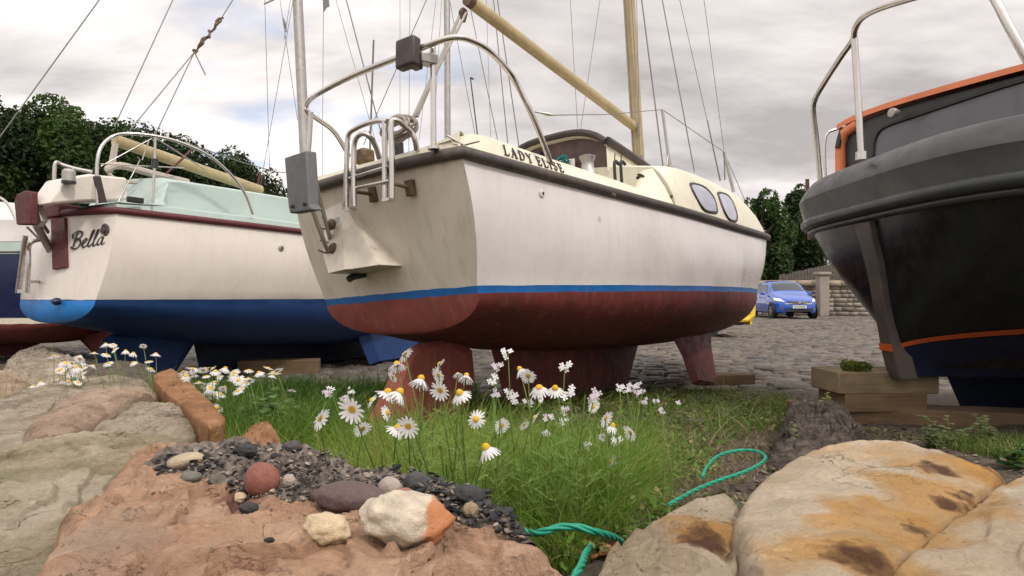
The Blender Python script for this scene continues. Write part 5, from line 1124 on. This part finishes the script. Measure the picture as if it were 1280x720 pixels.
pebble('little cream stone tucked left below the reddish brown pebble',298,624,18,13,.8,(.50,.38,.25),seed=10,bumpy=.09)
pebble('black rounded charcoal lump left below the reddish brown pebble',310,637,24,12,.8,(.03,.03,.032),seed=11,bumpy=.08)
pebble('flat black slate like stone on the back edge of the ash near its right end',586,621,42,22,.7,(.035,.035,.037),seed=12,bumpy=.06,tilt=10)
pebble('dark grey flat stone beside the pale grey egg shaped pebble',521,608,34,28,.7,(.06,.06,.062),seed=13,bumpy=.07)
pebble('small brown rounded stone between ash and pink rock near its right end',588,640,22,18,.8,(.26,.19,.12),seed=14,bumpy=.07)
pebble('dark brown pebble half hidden behind the left end of the long maroon one',396,622,18,16,.8,(.09,.055,.045),seed=15,bumpy=.04)
pebble('tiny black pebble alone on bare pink rock below the ash',336,676,13,6,.7,(.015,.015,.015),seed=16,bumpy=.05)
pebble('long black charcoal lump near the top of the ash, left of its middle',305,565,32,15,.6,(.03,.03,.033),seed=17,bumpy=.12,tilt=8)
pebble('dark flat slate chip at the back of the ash beside the grass',364,560,24,14,.7,(.07,.06,.065),seed=18,bumpy=.08)
# ---- rope
def twisted(root,path,r,name='strand',mat='green_rope',turns=60):
    P=sm(path,14); n=len(P); mbs=[MB() for _ in range(3)]
    T=[(P[min(i+1,n-1)]-P[max(i-1,0)]).normalized() for i in range(n)]; up=Vector((0,0,1)); ln=0; pts=[[],[],[]]
    for i in range(n):
        if i: ln+=(P[i]-P[i-1]).length
        a=T[i].cross(up).normalized(); b=T[i].cross(a)
        for k in range(3):
            t=ln*turns+k*2*PI/3; pts[k].append(P[i]+(a*math.cos(t)+b*math.sin(t))*r*.55)
    for k in range(3): mbs[k].tube(pts[k],r*.62,6); mbs[k].build(name,mat,root,ang=80)
S('green_rope',(.008,.26,.16),.55,var=.25,scale=120,bstr=.3,bscale=400)
def gp(px,py,lift=.01):
    p,_=hit(BG,px,py); return p+Vector((0,0,lift))
def gpz(px,py,z): return onplane(px,py,z)
rp1=empty('green_rope',gp(900,590)); tag(rp1,'bright green twisted rope looped on the bare soil behind the tan boulder','rope')
pp=[(835,632),(846,625),(870,612),(900,600),(930,590),(950,580),(957,571),(945,564),(925,563),(900,569),(885,582),(878,597)]
loc=rp1.location.copy(); twisted(rp1,[gpz(x,y,.36)-loc for x,y in pp],.0052)
rp2=empty('green_rope',gp(720,665)); tag(rp2,'bright green frayed rope bridging the gap between the pink and the tan boulder','rope'); loc=rp2.location.copy()
twisted(rp2,[gpz(x,y,z)-loc for x,y,z in ((655,664,.50),(672,666,.52),(700,659,.53),(722,659,.53),(745,665,.52),(768,672,.48),(780,680,.42))],.0054); twisted(rp2,[gpz(x,y,z)-loc for x,y,z in ((738,683,.47),(732,692,.51),(727,706,.54),(718,722,.55),(712,740,.55))],.005)
# dead leaves and broken brown shell-like fronds in the gap
shards('dead_leaves','orange brown dead leaves and litter in the gap under the green rope',60,[(680,672),(745,668),(770,690),(735,715),(700,700)],BG,8,.012,.03,[(.30,.11,.05),(.35,.20,.10),(.10,.05,.03),(.22,.07,.04)],lift=.8)
# soil clods and twigs on the bare patch
shards('soil_crumbs','loose soil clods and small stones on the bare patch behind the tan boulder',1700,[(740,620),(790,560),(860,520),(960,500),(1290,540),(1290,610),(900,630),(830,650),(760,660)],BG,9,.003,.016,[(.10,.075,.055),(.15,.115,.085),(.2,.16,.12),(.06,.045,.035)],lift=.2)
# ================================================================ GRASS
def gzn(x,y): return gz(x,y)
GP=[(-.9,1.45),(-.55,1.5),(-.2,1.45),(.12,1.30),(.34,1.5),(.42,1.75),(.55,2.1),(.75,2.6),(1.2,3.2),(1.75,3.6),(2.05,4.4),(2.2,5.2),(1.7,5.75),(.4,5.6),(-.6,5.3),(-1.8,5.2),(-2.6,5.2),(-3.1,4.2),(-2.6,3.0),(-1.9,2.5),(-1.35,2.35),(-1.0,1.9)]
def grassobj(name,label,n,poly,seed,hmin,hmax,wid,cols,lean=.5,clump=2.2,thresh=-.15,dark=None,kind='stuff',segs=3):
    r=np.random.default_rng(seed); P=poly; xs=[p[0] for p in P]; ys=[p[1] for p in P]; pts=[]; 
    while len(pts)<n:
        # favour near blades
        y=min(ys)+(max(ys)-min(ys))*r.random()**1.35; x=r.uniform(min(xs),max(xs))
        if inpoly(x,y,P) and noise.noise(Vector((x*clump,y*clump,seed)))>thresh+r.normal(0,.15): pts.append((x,y))
    V=[];Fq=[];C=[]
    h=r.uniform(hmin,hmax,n)*r.uniform(.6,1,n); az=r.uniform(0,2*PI,n); ln=np.abs(r.normal(lean,.25,n)); tw=r.uniform(0,2*PI,n)
    z=np.array([gzn(x,y) for x,y in pts]); p=np.array(pts); hh=h*np.array([1+.55*noise.noise(Vector((x*3,y*3,4))) for x,y in pts])
    d=np.stack([np.cos(az),np.sin(az)],1); s=np.stack([-np.sin(tw),np.cos(tw)],1)
    lv=[]
    for k in range(segs+1):
        t=k/segs; cx=p+d*(hh*ln*t**1.8)[:,None]; cz=z-.01+hh*t*(1-.25*ln*t); w=wid*(1-t)**.6*.5+ (0 if k<segs else .0)
        if k<segs: lv.append(np.concatenate([cx-s*w,cz[:,None]],1)); lv.append(np.concatenate([cx+s*w,cz[:,None]],1))
        else: lv.append(np.concatenate([cx-s*wid*.06,cz[:,None]],1)); lv.append(np.concatenate([cx+s*wid*.06,cz[:,None]],1))
    A=np.stack(lv,1); m=A.shape[1]; V=A.reshape(-1,3); base=(np.arange(n)*m)[:,None]
    Fq=np.concatenate([base+np.array([[2*k,2*k+1,2*k+3,2*k+2]]) for k in range(segs)],1).reshape(-1,4)
    ci=r.choice(len(cols),n,p=[c[1] for c in cols]); c=np.array([cols[i][0] for i in ci])*r.uniform(.65,1.35,n)[:,None]; c=np.repeat(c,segs,axis=0)
    o=bigmesh(name,V,Fq,'grassmat',c); tag(o,label,'grass',kind=kind); return o
GC=[((.12,.20,.03),.36),((.06,.13,.016),.26),((.21,.26,.06),.20),((.36,.31,.16),.18)]
grassobj('grass','green grass and feathery foliage growing around the daisies below the boats',26000,GP,1,.05,.15,.0048,GC,lean=.8,thresh=-.05,clump=3.5)
grassobj('broad_grass','longer arching pale green blades standing out of the grass among the daisies',1500,GP,11,.12,.27,.0075,[((.16,.24,.05),.5),((.22,.28,.09),.3),((.34,.29,.15),.2)],lean=1.1,thresh=-.3,segs=5)
NEAR=[(-.85,1.5),(-.2,1.42),(.12,1.32),(.34,1.55),(.5,2.1),(.6,2.8),(-.2,3.0),(-1.2,2.6)]
grassobj('feathery_foliage','thin bright green mayweed foliage in the nearest part of the grass',20000,NEAR,2,.08,.27,.0026,[((.16,.27,.035),.5),((.10,.21,.025),.3),((.26,.29,.07),.2)],lean=.7,clump=4,thresh=-.1)
grassobj('dry_grass','straw coloured dry grass stems at the edge of the bare soil',1800,[(.35,1.7),(.75,2.1),(1.3,2.9),(1.7,3.4),(1.3,3.9),(.6,3.1),(.3,2.3)],3,.04,.14,.003,[((.30,.25,.15),.6),((.2,.15,.09),.4)],lean=.9,thresh=-.2)
grassobj('weed_patch','low weeds and grass at the foot of the long timber beam on the right',2600,[(1.9,2.4),(2.2,2.6),(2.7,2.8),(2.6,3.1),(2.1,3.05),(1.8,2.8)],4,.03,.10,.005,GC,lean=.6,thresh=-.1)
grassobj('weed_patch','moss and weeds on the cobbles just left of the black workboat stem',700,[(1.78,3.85),(2.05,3.75),(2.2,3.95),(1.9,4.1)],5,.05,.20,.007,GC,lean=.5,thresh=-.6)
mo=at(1070,458,3.62); V,Fq,c=leafcloud([(0,0,0,.075,.05,.03),(.05,.02,.0,.05,.04,.025),(-.04,0,.01,.04,.04,.03)],1500,.007,77,(.13,.17,.03)); o=bigmesh('moss_cushion',V,Fq,'leaf',c); o.location=mo; tag(o,'mossy green cushion on the left end of the green stained top timber','moss')
# moss cushion on the top timber
def leafplant(root_name,label,base,h,n,col,seed,cat='plant',leaf=.03,droop=.4,stems=3,spread=.3,group=None):
    r=random.Random(seed); root=empty(root_name,base); tag(root,label,cat,group); mbS=MB(); V=[];Fq=[];C=[]
    for s in range(stems):
        a=r.uniform(0,6.28); sp_=spread*r.uniform(.3,1); path=[Vector((sp_*h*math.cos(a)*t**1.5,sp_*h*math.sin(a)*t**1.5,h*t*r.uniform(.96,1.04))) for t in (0,.3,.6,.85,1)]
        if s: path=[p*r.uniform(.6,.95) for p in path]
        mbS.tube(sm(path,3),[.0028*(1-i/16) for i in range(13)],5)
        for k in range(n):
            t=(k+1)/n; p=path[0].lerp(path[-1],t); i=min(3,int(t*4)); p=path[i].lerp(path[i+1],t*4-i if t<1 else 1); b=r.uniform(0,6.28); L_=leaf*(1.25-.7*t)*r.uniform(.7,1.2)
            d=Vector((math.cos(b),math.sin(b),r.uniform(.1,.9))).normalized(); sd=d.cross(Vector((0,0,1))).normalized()
            # lobed leaf
            o=len(V); outl=[(0,0),(.25,.16),(.35,.30),(.5,.14),(.62,.30),(.75,.12),(.85,.18),(1,0)]
            for q,wd in outl:
                m=p+d*L_*q-Vector((0,0,droop*L_*q*q)); V.append(tuple(m+sd*wd*L_*1.9)); V.append(tuple(m-sd*wd*L_*1.9))
            for q in range(len(outl)-1): Fq.append((o+2*q,o+2*q+1,o+2*q+3,o+2*q+2)); C.append(tuple(c*r.uniform(.75,1.25) for c in col))
    mbS.build('stem','stem_green',root); bigmesh('leaves',V,Fq,'grassmat',C,root); return root
S('stem_green',(.15,.24,.045),.7,var=.25,scale=40)
GG=(.22,.34,.13)
def gat(px,py): 
    p,_=hit(BG,px,py); return p
for i,(px,py,h,lab) in enumerate(((330,560,.27,'pale green lobed weed behind the back left corner of the pink boulder'),(352,556,.20,'shorter pale green lobed weed right of the taller lobed one'),(372,548,.16,'small pale green weed left of the biggest daisies'),(308,548,.18,'bushy green weed just left of the tall lobed one'))):
    leafplant('weed_plant',lab,gat(px,py),h,30,GG,20+i,leaf=.07,stems=6)
leafplant('weed_plant','single pale green sprig in front of the rough barked log',gat(992,575),.15,12,(.22,.30,.10),31,leaf=.03,stems=1,spread=.05)
leafplant('weed_plant','small yellow green sprig on top of the rough barked log',onplane(1033,505,.42),.05,6,(.28,.33,.10),32,leaf=.03,stems=2)
for i,(px,py,h,lab) in enumerate(((1190,560,.14,'pale green scrambling weed in front of the long timber beam, its left plant'),(1236,556,.13,'pale green scrambling weed in front of the long beam, right plant'),(1164,560,.10,'thin low weed left of the scrambling weeds by the long beam'),(1265,585,.10,'dark green weed with a pink flower at the right edge behind the cream boulder'))):
    leafplant('weed_plant',lab,gat(px,py),h,9,(.20,.24,.11) if i<3 else (.05,.11,.03),40+i,leaf=.045,stems=4,spread=.9)
for i,(px,py,lab) in enumerate(((560,545,'tuft'),(870,540,'dry weed with pale leaves at the soil edge, middle of three'),(845,535,'dry weed with pale leaves at the soil edge, left of three'),(905,530,'dry weed with pale leaves at the soil edge, right of three'))):
    if i: leafplant('weed_plant',lab,gat(px,py),.11,10,(.24,.22,.13),50+i,leaf=.035,stems=5,spread=.9)
# ================================================================ DAISIES
def petals_mesh(seed,droop):
    r=random.Random(seed); n=r.randint(15,19); V=[];F_=[]
    for k in range(n):
        a=2*PI*k/n+r.uniform(-.06,.06); L_=r.uniform(.88,1.05); w=.115*r.uniform(.85,1.1); dr=droop+r.uniform(-.12,.12); o=len(V); rows=((.22,.55),(.45,.95),(.75,1.0),(.93,.7),(1.0,.25))
        for q,ww in rows:
            x=q*L_; z=-dr*(q-.2)**1.4+.01*(k%2)
            for s in (-1,0,1): V.append((x*math.cos(a)-s*w*ww*math.sin(a),x*math.sin(a)+s*w*ww*math.cos(a),z-.018*(s!=0)))
        for j in range(len(rows)-1):
            b=o+j*3; F_+=[(b,b+1,b+4,b+3),(b+1,b+2,b+5,b+4)]
    me=bpy.data.meshes.new('petals'); me.from_pydata(V,[],F_); me.materials.append(M['petal']); me.polygons.foreach_set('use_smooth',[True]*len(F_)); return me
def disc_mesh(h):
    mb=MB(); mb.lathe([(.24,-.03),(.34,.02),(.33,.10*h),(.25,.19*h),(.12,.25*h),(.03,.27*h)],(0,0,0),(0,0,1),14)
    o=mb.build('disc','disc',None,ang=60); me=o.data; bpy.data.objects.remove(o); return me
PM={k:petals_mesh(i,d) for i,(k,d) in enumerate({'flat0':.12,'flat1':.22,'flat2':.30,'droop0':.75,'droop1':1.1}.items())}
DM={'lo':disc_mesh(.8),'hi':disc_mesh(1.7)}
def leafy_stem(base,top,r=.0016,seed=0,leaves=6,ll=.04):
    rr=random.Random(seed); mid=base.lerp(top,.55)+Vector((rr.uniform(-.02,.02),rr.uniform(-.02,.02),0)); pts=sm([base,mid,top],5); mb=MB(); mb.tube(pts,[r*(1.3-.5*i/len(pts)) for i in range(len(pts))],5,cap=False)
    for k in range(leaves):
        t=rr.uniform(.05,.75); p=pts[int(t*(len(pts)-1))]; a=rr.uniform(0,6.28); d=Vector((math.cos(a),math.sin(a),rr.uniform(.3,1))).normalized(); q=p+d*ll*rr.uniform(.5,1.1)
        mb.tube([p,q],[.0007,.0004],3,cap=False)
        for _ in range(3): u=p.lerp(q,rr.uniform(.3,.9)); mb.tube([u,u+(d+Vector((rr.uniform(-.8,.8),rr.uniform(-.8,.8),rr.uniform(-.4,.6)))).normalized()*ll*.35],[.0006,.0003],3,cap=False)
    return mb
def daisy(px,py,size,label,group,style='flat',disc='lo',real=.042,seed=0,tilt=None,name='daisy',leaves=16,D=None):
    r=random.Random(seed); D=D or real*F/size; D=max(1.0,D); rad=size*D/F/2; head=at(px,py,D)
    root=empty(name,(head.x,head.y,gz(head.x,head.y))); base=root.location.copy()
    # on a boulder? keep foot in the soil behind
    bx,by=head.x+r.uniform(-.04,.06),max(head.y+r.uniform(.02,.12),1.45 if head.x>-.9 else 1.6); base=Vector((bx,by,gz(bx,by))); root.location=base
    h=head-base; mb=leafy_stem(Vector((0,0,-.01)),h,seed=seed,leaves=leaves); mb.build('stem','stem_green',root)
    tx,ty=tilt if tilt else ((r.uniform(52,76),r.uniform(-16,16)) if style=='flat' else (r.uniform(15,40),r.uniform(-14,14)))
    rot=(R(tx),R(ty),r.uniform(0,6)); e=Euler((R(tx),R(ty),0)); 
    for nm,me in (('petals',PM[style+str(seed%(3 if style=='flat' else 2))]),('disc',DM[disc])):
        o=bpy.data.objects.new(nm,me); COL.objects.link(o); o.parent=root; o.location=h; o.rotation_euler=rot; o.scale=(rad,rad,rad)
    tag(root,label,'daisy',group); return root
BIG=[(400,523,31,'large daisy farthest left of the big flowers, facing the camera','flat','lo'),
(440,512,37,'largest daisy, facing the camera, right of the leftmost big one','flat','lo'),
(453,536,25,'daisy just below the largest one','flat','lo'),
(484,516,23,'small daisy level with the largest one, right of it','flat','lo'),
(484,491,28,'drooping daisy with big yellow dome at the left of the central cluster','droop','hi'),
(499,491,30,'daisy with a swollen yellow dome beside the red rudder','droop','hi'),
(464,500,20,'half turned daisy peeking out above right of the largest one','flat','lo'),
(510,533,31,'large daisy low in the middle, right one of an overlapping pair','flat','lo'),
(496,536,27,'daisy with high yellow dome, left one of the low overlapping pair','droop','hi'),
(526,474,27,'drooping daisy with a yellow dome in front of the rudder','droop','hi'),
(550,488,27,'open daisy right of the drooping one in front of the rudder','flat','lo'),
(548,469,22,'side on daisy above the open one in front of the rudder','flat','lo'),
(575,492,28,'daisy with the darkest swollen dome and petals hanging down','droop','hi'),
(583,470,20,'daisy on a thin reddish stem right of the rudder top','droop','hi'),
(572,467,14,'small closed daisy beside the one with the reddish stem','droop','lo'),
(506,443,25,'topmost daisy of the whole bunch','flat','lo'),
(496,456,24,'daisy with yellow dome just below the topmost one','droop','hi'),
(491,471,17,'small daisy below the top pair','flat','lo'),
(549,455,20,'daisy seen edge on, high in front of the rudder','flat','lo'),
(595,524,25,'open daisy right of the low pair, level with them','flat','lo'),
(627,532,22,'open daisy in the row across the middle of the grass, second from left','flat','lo'),
(655,531,15,'smallest daisy of the row across the middle of the grass','flat','lo'),
(668,522,20,'daisy at the right end of the row across the middle','flat','lo'),
(608,560,30,'big daisy lowest in the grass, nearest the pink boulder','droop','hi'),
(597,562,16,'small daisy touching the left of the lowest big one','flat','lo'),
(650,462,20,'daisy with yellow dome against the dark hull, left of a pair','droop','hi'),
(660,470,22,'open daisy against the dark hull, right of a pair','flat','lo'),
(674,484,26,'daisy with backswept petals in front of the dark keel','droop','lo'),
(694,486,24,'daisy with a large dome in front of the dark keel, right of the backswept one','droop','hi'),
(742,508,18,'small daisy above the pair on the right side of the grass','flat','lo'),
(757,523,24,'open daisy, upper one of the right hand group','flat','lo'),
(766,533,20,'daisy with bare yellow dome in the right hand group','droop','hi'),
(762,537,19,'lower open daisy of the right hand group','flat','lo'),
(788,541,23,'rightmost daisy on the grass','flat','lo'),
(737,549,18,'small daisy below left of the right hand group','flat','lo'),
(764,577,20,'lowest daisy on the right, near the bare soil','flat','lo'),
(719,579,12,'tiny half open daisy bud near the bottom of the right side','droop','lo')]
for i,(px,py,s,lab,st,di) in enumerate(BIG): daisy(px,py,s,lab,'big daisies in the middle of the grass',st,di,seed=100+i)
# small white flowers: shared meshes
r=random.Random(11)
def cluster(name_,label,group,pts,Dm,size,disc=True,cat='flower'):
    for i,(px,py) in enumerate(pts):
        D=Dm*r.uniform(.93,1.07); daisy(px,py,size*r.uniform(.75,1.2),label,group,'flat' if r.random()<.7 else 'droop','lo',seed=r.randint(0,9999),name=name_,leaves=3,D=D,tilt=(r.uniform(0,45),r.uniform(-25,25)))
def blob(cx,cy,rx,ry,n): 
    out=[]
    while len(out)<n:
        a,b=r.uniform(-1,1),r.uniform(-1,1)
        if a*a+b*b<1: out.append((cx+a*rx,cy+b*ry))
    return out
cluster('mayweed_flower','small white flower in the dense clump right of the orange stone block','small white flowers right of the orange block',blob(262,480,52,22,60)+blob(330,462,22,9,7)+[(347,467),(256,499),(250,521),(259,523),(272,510),(310,473),(365,488)],2.95,14)
cluster('mayweed_flower','small white flower in the yellowish clump left, over the beige ridge rock','small white flowers above the beige ridge rock',blob(83,462,22,24,26)+[(41,482),(33,490),(50,478),(66,492),(86,490)],2.8,14)
cluster('mayweed_flower','small white flower in front of the blue rudder of the mint decked boat','small white flowers in front of the blue rudder',[(132,430),(141,431),(143,437),(157,438),(133,443),(179,432),(167,441),(135,454),(166,453),(118,441),(195,442),(186,452),(117,457),(189,461)],2.8,12)
def stock(px,py,s,label,seed,h=None):
    """small four petalled white cluster on a leafy stem"""
    rr=random.Random(seed); D=1.7; head=at(px,py,D); bx,by=head.x+rr.uniform(-.05,.05),head.y+rr.uniform(.02,.1); base=Vector((bx,by,gz(bx,by))); root=empty('rocket_flower',base); tag(root,label,'flower','white and lilac cluster flowers among the daisies')
    h=head-base; leafy_stem(Vector((0,0,-.01)),h,.0016,seed,10,.02).build('stem','stem_green',root); mb=MB()
    for k in range(7):
        c=h+Vector((rr.uniform(-1,1),rr.uniform(-1,1),rr.uniform(-1.1,.6)))*s*D/F*.42; n=Vector((rr.uniform(-.6,.6),-1,rr.uniform(0,1))).normalized(); u=n.orthogonal().normalized(); w=n.cross(u)
        for q in range(4):
            a=q*PI/2+.4; d=u*math.cos(a)+w*math.sin(a); e=u*-math.sin(a)+w*math.cos(a); L_=s*D/F*.28
            mb.add([c,c+d*L_*.6+e*L_*.35,c+d*L_,c+d*L_*.6-e*L_*.35],[(0,1,2,3)])
    mb.build('blossoms','petal_lilac' if rr.random()<.5 else 'petal',root,recalc=False)

ST=[(635,441,14),(622,458,13),(615,472,16),(636,492,14),(618,490,12),(640,497,14),(706,456,16),(712,488,18),(745,490,15),(742,500,13),(775,483,10),(783,486,10),(790,484,12),(797,481,10),(803,488,9),(805,499,10),(797,491,9),(848,502,7),(707,512,12),(685,520,13),(683,541,10),(773,553,16),(735,557,12),(705,525,10),(752,545,10),(828,513,9),(409,492,11),(413,486,10),(430,497,10),(440,487,9),(672,497,10),(660,503,12),(820,500,8)]
for i,(px,py,s) in enumerate(ST):
    side='left of the red rudder' if px<460 else ('before the dark keel' if px<660 else ('right of the keel' if px<770 else 'at the right end of the grass'))
    stock(px,py,s,'tiny white flower cluster on leafy stem '+side,300+i)
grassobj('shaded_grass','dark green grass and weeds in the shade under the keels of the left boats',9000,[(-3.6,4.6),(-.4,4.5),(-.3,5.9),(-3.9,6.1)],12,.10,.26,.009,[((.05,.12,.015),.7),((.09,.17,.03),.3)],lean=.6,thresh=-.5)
def groundleaves(name,label,poly,n,size,cols,hmax,seed,thresh=-.1):
    r=np.random.default_rng(seed); xs=[p[0] for p in poly]; ys=[p[1] for p in poly]; V=[];Fq=[];C=[]; k=0
    while k<n:
        x,y=r.uniform(min(xs),max(xs)),r.uniform(min(ys),max(ys))
        if not inpoly(x,y,poly) or noise.noise(Vector((x*5,y*5,seed)))<thresh: continue
        z=gz(x,y)+r.uniform(0,hmax); s=size*r.uniform(.6,1.4); a=r.uniform(0,6.28); tl=r.normal(0,.45); u=np.array([math.cos(a),math.sin(a),tl]); v=np.array([-math.sin(a),math.cos(a),r.normal(0,.4)]); c=np.array([x,y,z]); o=len(V)
        V+=[c-u*s,c-v*s*.5-u*s*.2,c-v*s*.45+u*s*.5,c+u*s,c+v*s*.45+u*s*.5,c+v*s*.5-u*s*.2]; Fq.append((o,o+1,o+2,o+3,o+4,o+5)); q=cols[r.integers(len(cols))]; f=r.uniform(.6,1.3); C.append(tuple(t*f for t in q)); k+=1
    o=bigmesh(name,V,Fq,'grassmat',C); tag(o,label,'weeds',kind='stuff')
grassobj('mayweed_foliage','tall feathery yellow green foliage bushing up between the biggest daisies',5200,[(-.42,1.5),(-.10,1.45),(.0,1.9),(-.1,2.3),(-.45,2.2),(-.55,1.8)],31,.16,.36,.0030,[((.20,.34,.04),.5),((.28,.36,.07),.3),((.30,.22,.08),.2)],lean=.55,clump=7,thresh=.0,segs=5)
grassobj('mayweed_foliage','feathery green foliage around the flowers before the dark keel',3600,[(.0,1.7),(.25,1.6),(.42,2.0),(.3,2.5),(.0,2.4)],32,.14,.32,.0032,[((.17,.31,.04),.6),((.26,.34,.08),.3),((.30,.22,.1),.1)],lean=.6,clump=7,thresh=.0,segs=5)
r_=random.Random(44)
for i in range(60):
    cxp,cyp=(r_.gauss(535,55),r_.uniform(480,585)) if i<34 else (r_.gauss(690,45),r_.uniform(490,600)); Dd=r_.uniform(1.35,2.0); hd=at(cxp,cyp,Dd); bx,by=hd.x+r_.uniform(-.06,.06),max(1.5,hd.y+r_.uniform(0,.1)); bs_=Vector((bx,by,gz(bx,by)))
    mbf=leafy_stem(Vector((0,0,-.01)),hd-bs_,.0017,500+i,34,.055); o=mbf.build('mayweed_plant','stem_green',None); o.location=bs_
    tag(o,'feathery leafed green mayweed stem without a flower '+('in the biggest daisy clump' if i<34 else 'in the thinner clump before the keel'),'plant','feathery stems without flowers')
groundleaves('clover','small round clover like leaves low in the grass between the daisies and the tan boulder',[(.0,1.35),(.3,1.35),(.5,1.9),(.9,2.6),(.3,2.8),(-.4,2.2)],5000,.009,[(.12,.24,.04),(.2,.28,.06),(.28,.26,.10)],.05,21)
groundleaves('ground_weeds','mixed low leaves spread through the grass below the boats',GP,12000,.013,[(.09,.2,.025),(.14,.26,.04),(.24,.3,.08),(.3,.24,.12)],.08,22)
groundleaves('ground_weeds','sparse small leaves and dry litter on the bare soil behind the tan boulder',[(.5,1.7),(1.0,2.0),(2.0,3.0),(1.8,3.5),(1.2,3.2),(.6,2.4)],2200,.009,[(.12,.18,.05),(.3,.24,.15),(.22,.16,.1)],.02,23,-.05)
# low foliage masses under the small white flowers
LW=[(-2.1,2.55),(-1.6,2.45),(-1.0,2.4),(-.75,2.9),(-.9,3.6),(-1.6,3.7),(-2.2,3.3)]
grassobj('mayweed_foliage','dense green foliage under the small white flowers beside the orange block',9000,LW,6,.14,.34,.005,[((.08,.17,.025),.6),((.1,.17,.03),.4)],lean=.7,thresh=-.5)
grassobj('mayweed_foliage','yellowish green foliage under the flower clump above the beige ridge rock',5500,[(-2.35,2.75),(-1.5,2.65),(-1.45,3.0),(-2.3,3.15)],7,.2,.38,.005,[((.20,.24,.05),.7),((.1,.15,.03),.3)],lean=.6,thresh=-.8)
# ================================================================ WORLD, LIGHT, CAMERA
w=bpy.data.worlds.new('World'); scene.world=w; w.use_nodes=True; nt=w.node_tree; bg=nt.nodes['Background']
SE,SR=R(50),R(140)
sky=nt.nodes.new('ShaderNodeTexSky'); sky.sky_type='NISHITA'; sky.sun_disc=False; sky.sun_elevation=SE; sky.sun_rotation=SR; sky.air_density=1.0; sky.dust_density=.6
tc=nt.nodes.new('ShaderNodeTexCoord'); sx=nt.nodes.new('ShaderNodeSeparateXYZ'); nt.links.new(tc.outputs['Generated'],sx.inputs[0])
zz=mathn(nt,'ADD',mathn(nt,'MAXIMUM',sx.outputs[2],0.0),.28); cx=nt.nodes.new('ShaderNodeCombineXYZ'); nt.links.new(mathn(nt,'DIVIDE',sx.outputs[0],zz),cx.inputs[0]); nt.links.new(mathn(nt,'DIVIDE',sx.outputs[1],zz),cx.inputs[1])
mp=nt.nodes.new('ShaderNodeMapping'); mp.inputs['Location'].default_value=(1.7,.6,.3); mp.inputs['Rotation'].default_value=(0,0,R(-28)); mp.inputs['Scale'].default_value=(.8,1.5,1); nt.links.new(cx.outputs[0],mp.inputs['Vector'])
n1=noiseN(nt,mp.outputs[0],1.5,7,.55,.25)
cl=ramp(nt,n1,[(.34,(4.6,4.35,4.25)),(.46,(7.2,6.75,6.6)),(.56,(9.3,8.7,8.45)),(.7,(10.2,9.8,9.6))])
# darker bank toward the right, brighter left
dx=nt.nodes.new('ShaderNodeVectorMath'); dx.operation='DOT_PRODUCT'; nt.links.new(tc.outputs['Generated'],dx.inputs[0]); dx.inputs[1].default_value=tuple(ray(900,110).normalized())
rt=ramp(nt,mathn(nt,'ADD',dx.outputs['Value'],mathn(nt,'MULTIPLY',mathn(nt,'SUBTRACT',n1,.5),.25)),[(.86,1),(.985,.83)])
cl=mixc(nt,1,cl,rt,'MULTIPLY')
mp2=nt.nodes.new('ShaderNodeMapping'); mp2.inputs['Location'].default_value=(.55,2.2,0); mp2.inputs['Scale'].default_value=(1,2.2,1); nt.links.new(cx.outputs[0],mp2.inputs['Vector'])
n2=noiseN(nt,mp2.outputs[0],2.1,5,.5,.3)
dl=nt.nodes.new('ShaderNodeVectorMath'); dl.operation='DOT_PRODUCT'; nt.links.new(tc.outputs['Generated'],dl.inputs[0]); dl.inputs[1].default_value=tuple(ray(370,95).normalized())
near=ramp(nt,dl.outputs['Value'],[(.955,0),(.992,1)])
gap=mathn(nt,'MULTIPLY',ramp(nt,n2,[(.50,0),(.66,.75)]),near)
blue=mixc(nt,.5,sky.outputs[0],(5.6,6.6,9.0)); fin_=mixc(nt,gap,cl,blue)
el=ramp(nt,sx.outputs[2],[(0,1.24/2.1),(.42,1.24/2.1),(.95,1.0)]); fin_=mixc(nt,1,fin_,el,'MULTIPLY'); sc_=nt.nodes.new('ShaderNodeVectorMath'); sc_.operation='SCALE'; sc_.inputs['Scale'].default_value=2.1*1.05; nt.links.new(fin_,sc_.inputs[0]); fin_=sc_.outputs[0]
nt.links.new(fin_,bg.inputs['Color']); bg.inputs['Strength'].default_value=.1
sun=bpy.data.lights.new('sun','SUN'); sun.energy=1.9; sun.angle=R(7); sun.color=(1,.93,.85); so=bpy.data.objects.new('sun',sun); COL.objects.link(so)
# sun behind the camera to the right
dirv=Vector((math.sin(SR)*math.cos(SE),math.cos(SR)*math.cos(SE),math.sin(SE))); so.rotation_euler=dirv.to_track_quat('Z','Y').to_euler()
cam=bpy.data.cameras.new('camera'); co_=bpy.data.objects.new('camera',cam); COL.objects.link(co_); co_.location=CAM; co_.rotation_euler=(PI/2+TH,0,0); cam.sensor_width=36; cam.lens=22.5; cam.clip_end=4000; cam.clip_start=.05; scene.camera=co_
vs=scene.view_settings; vs.view_transform='Standard'; vs.look='None'; vs.gamma=1; vs.exposure=0
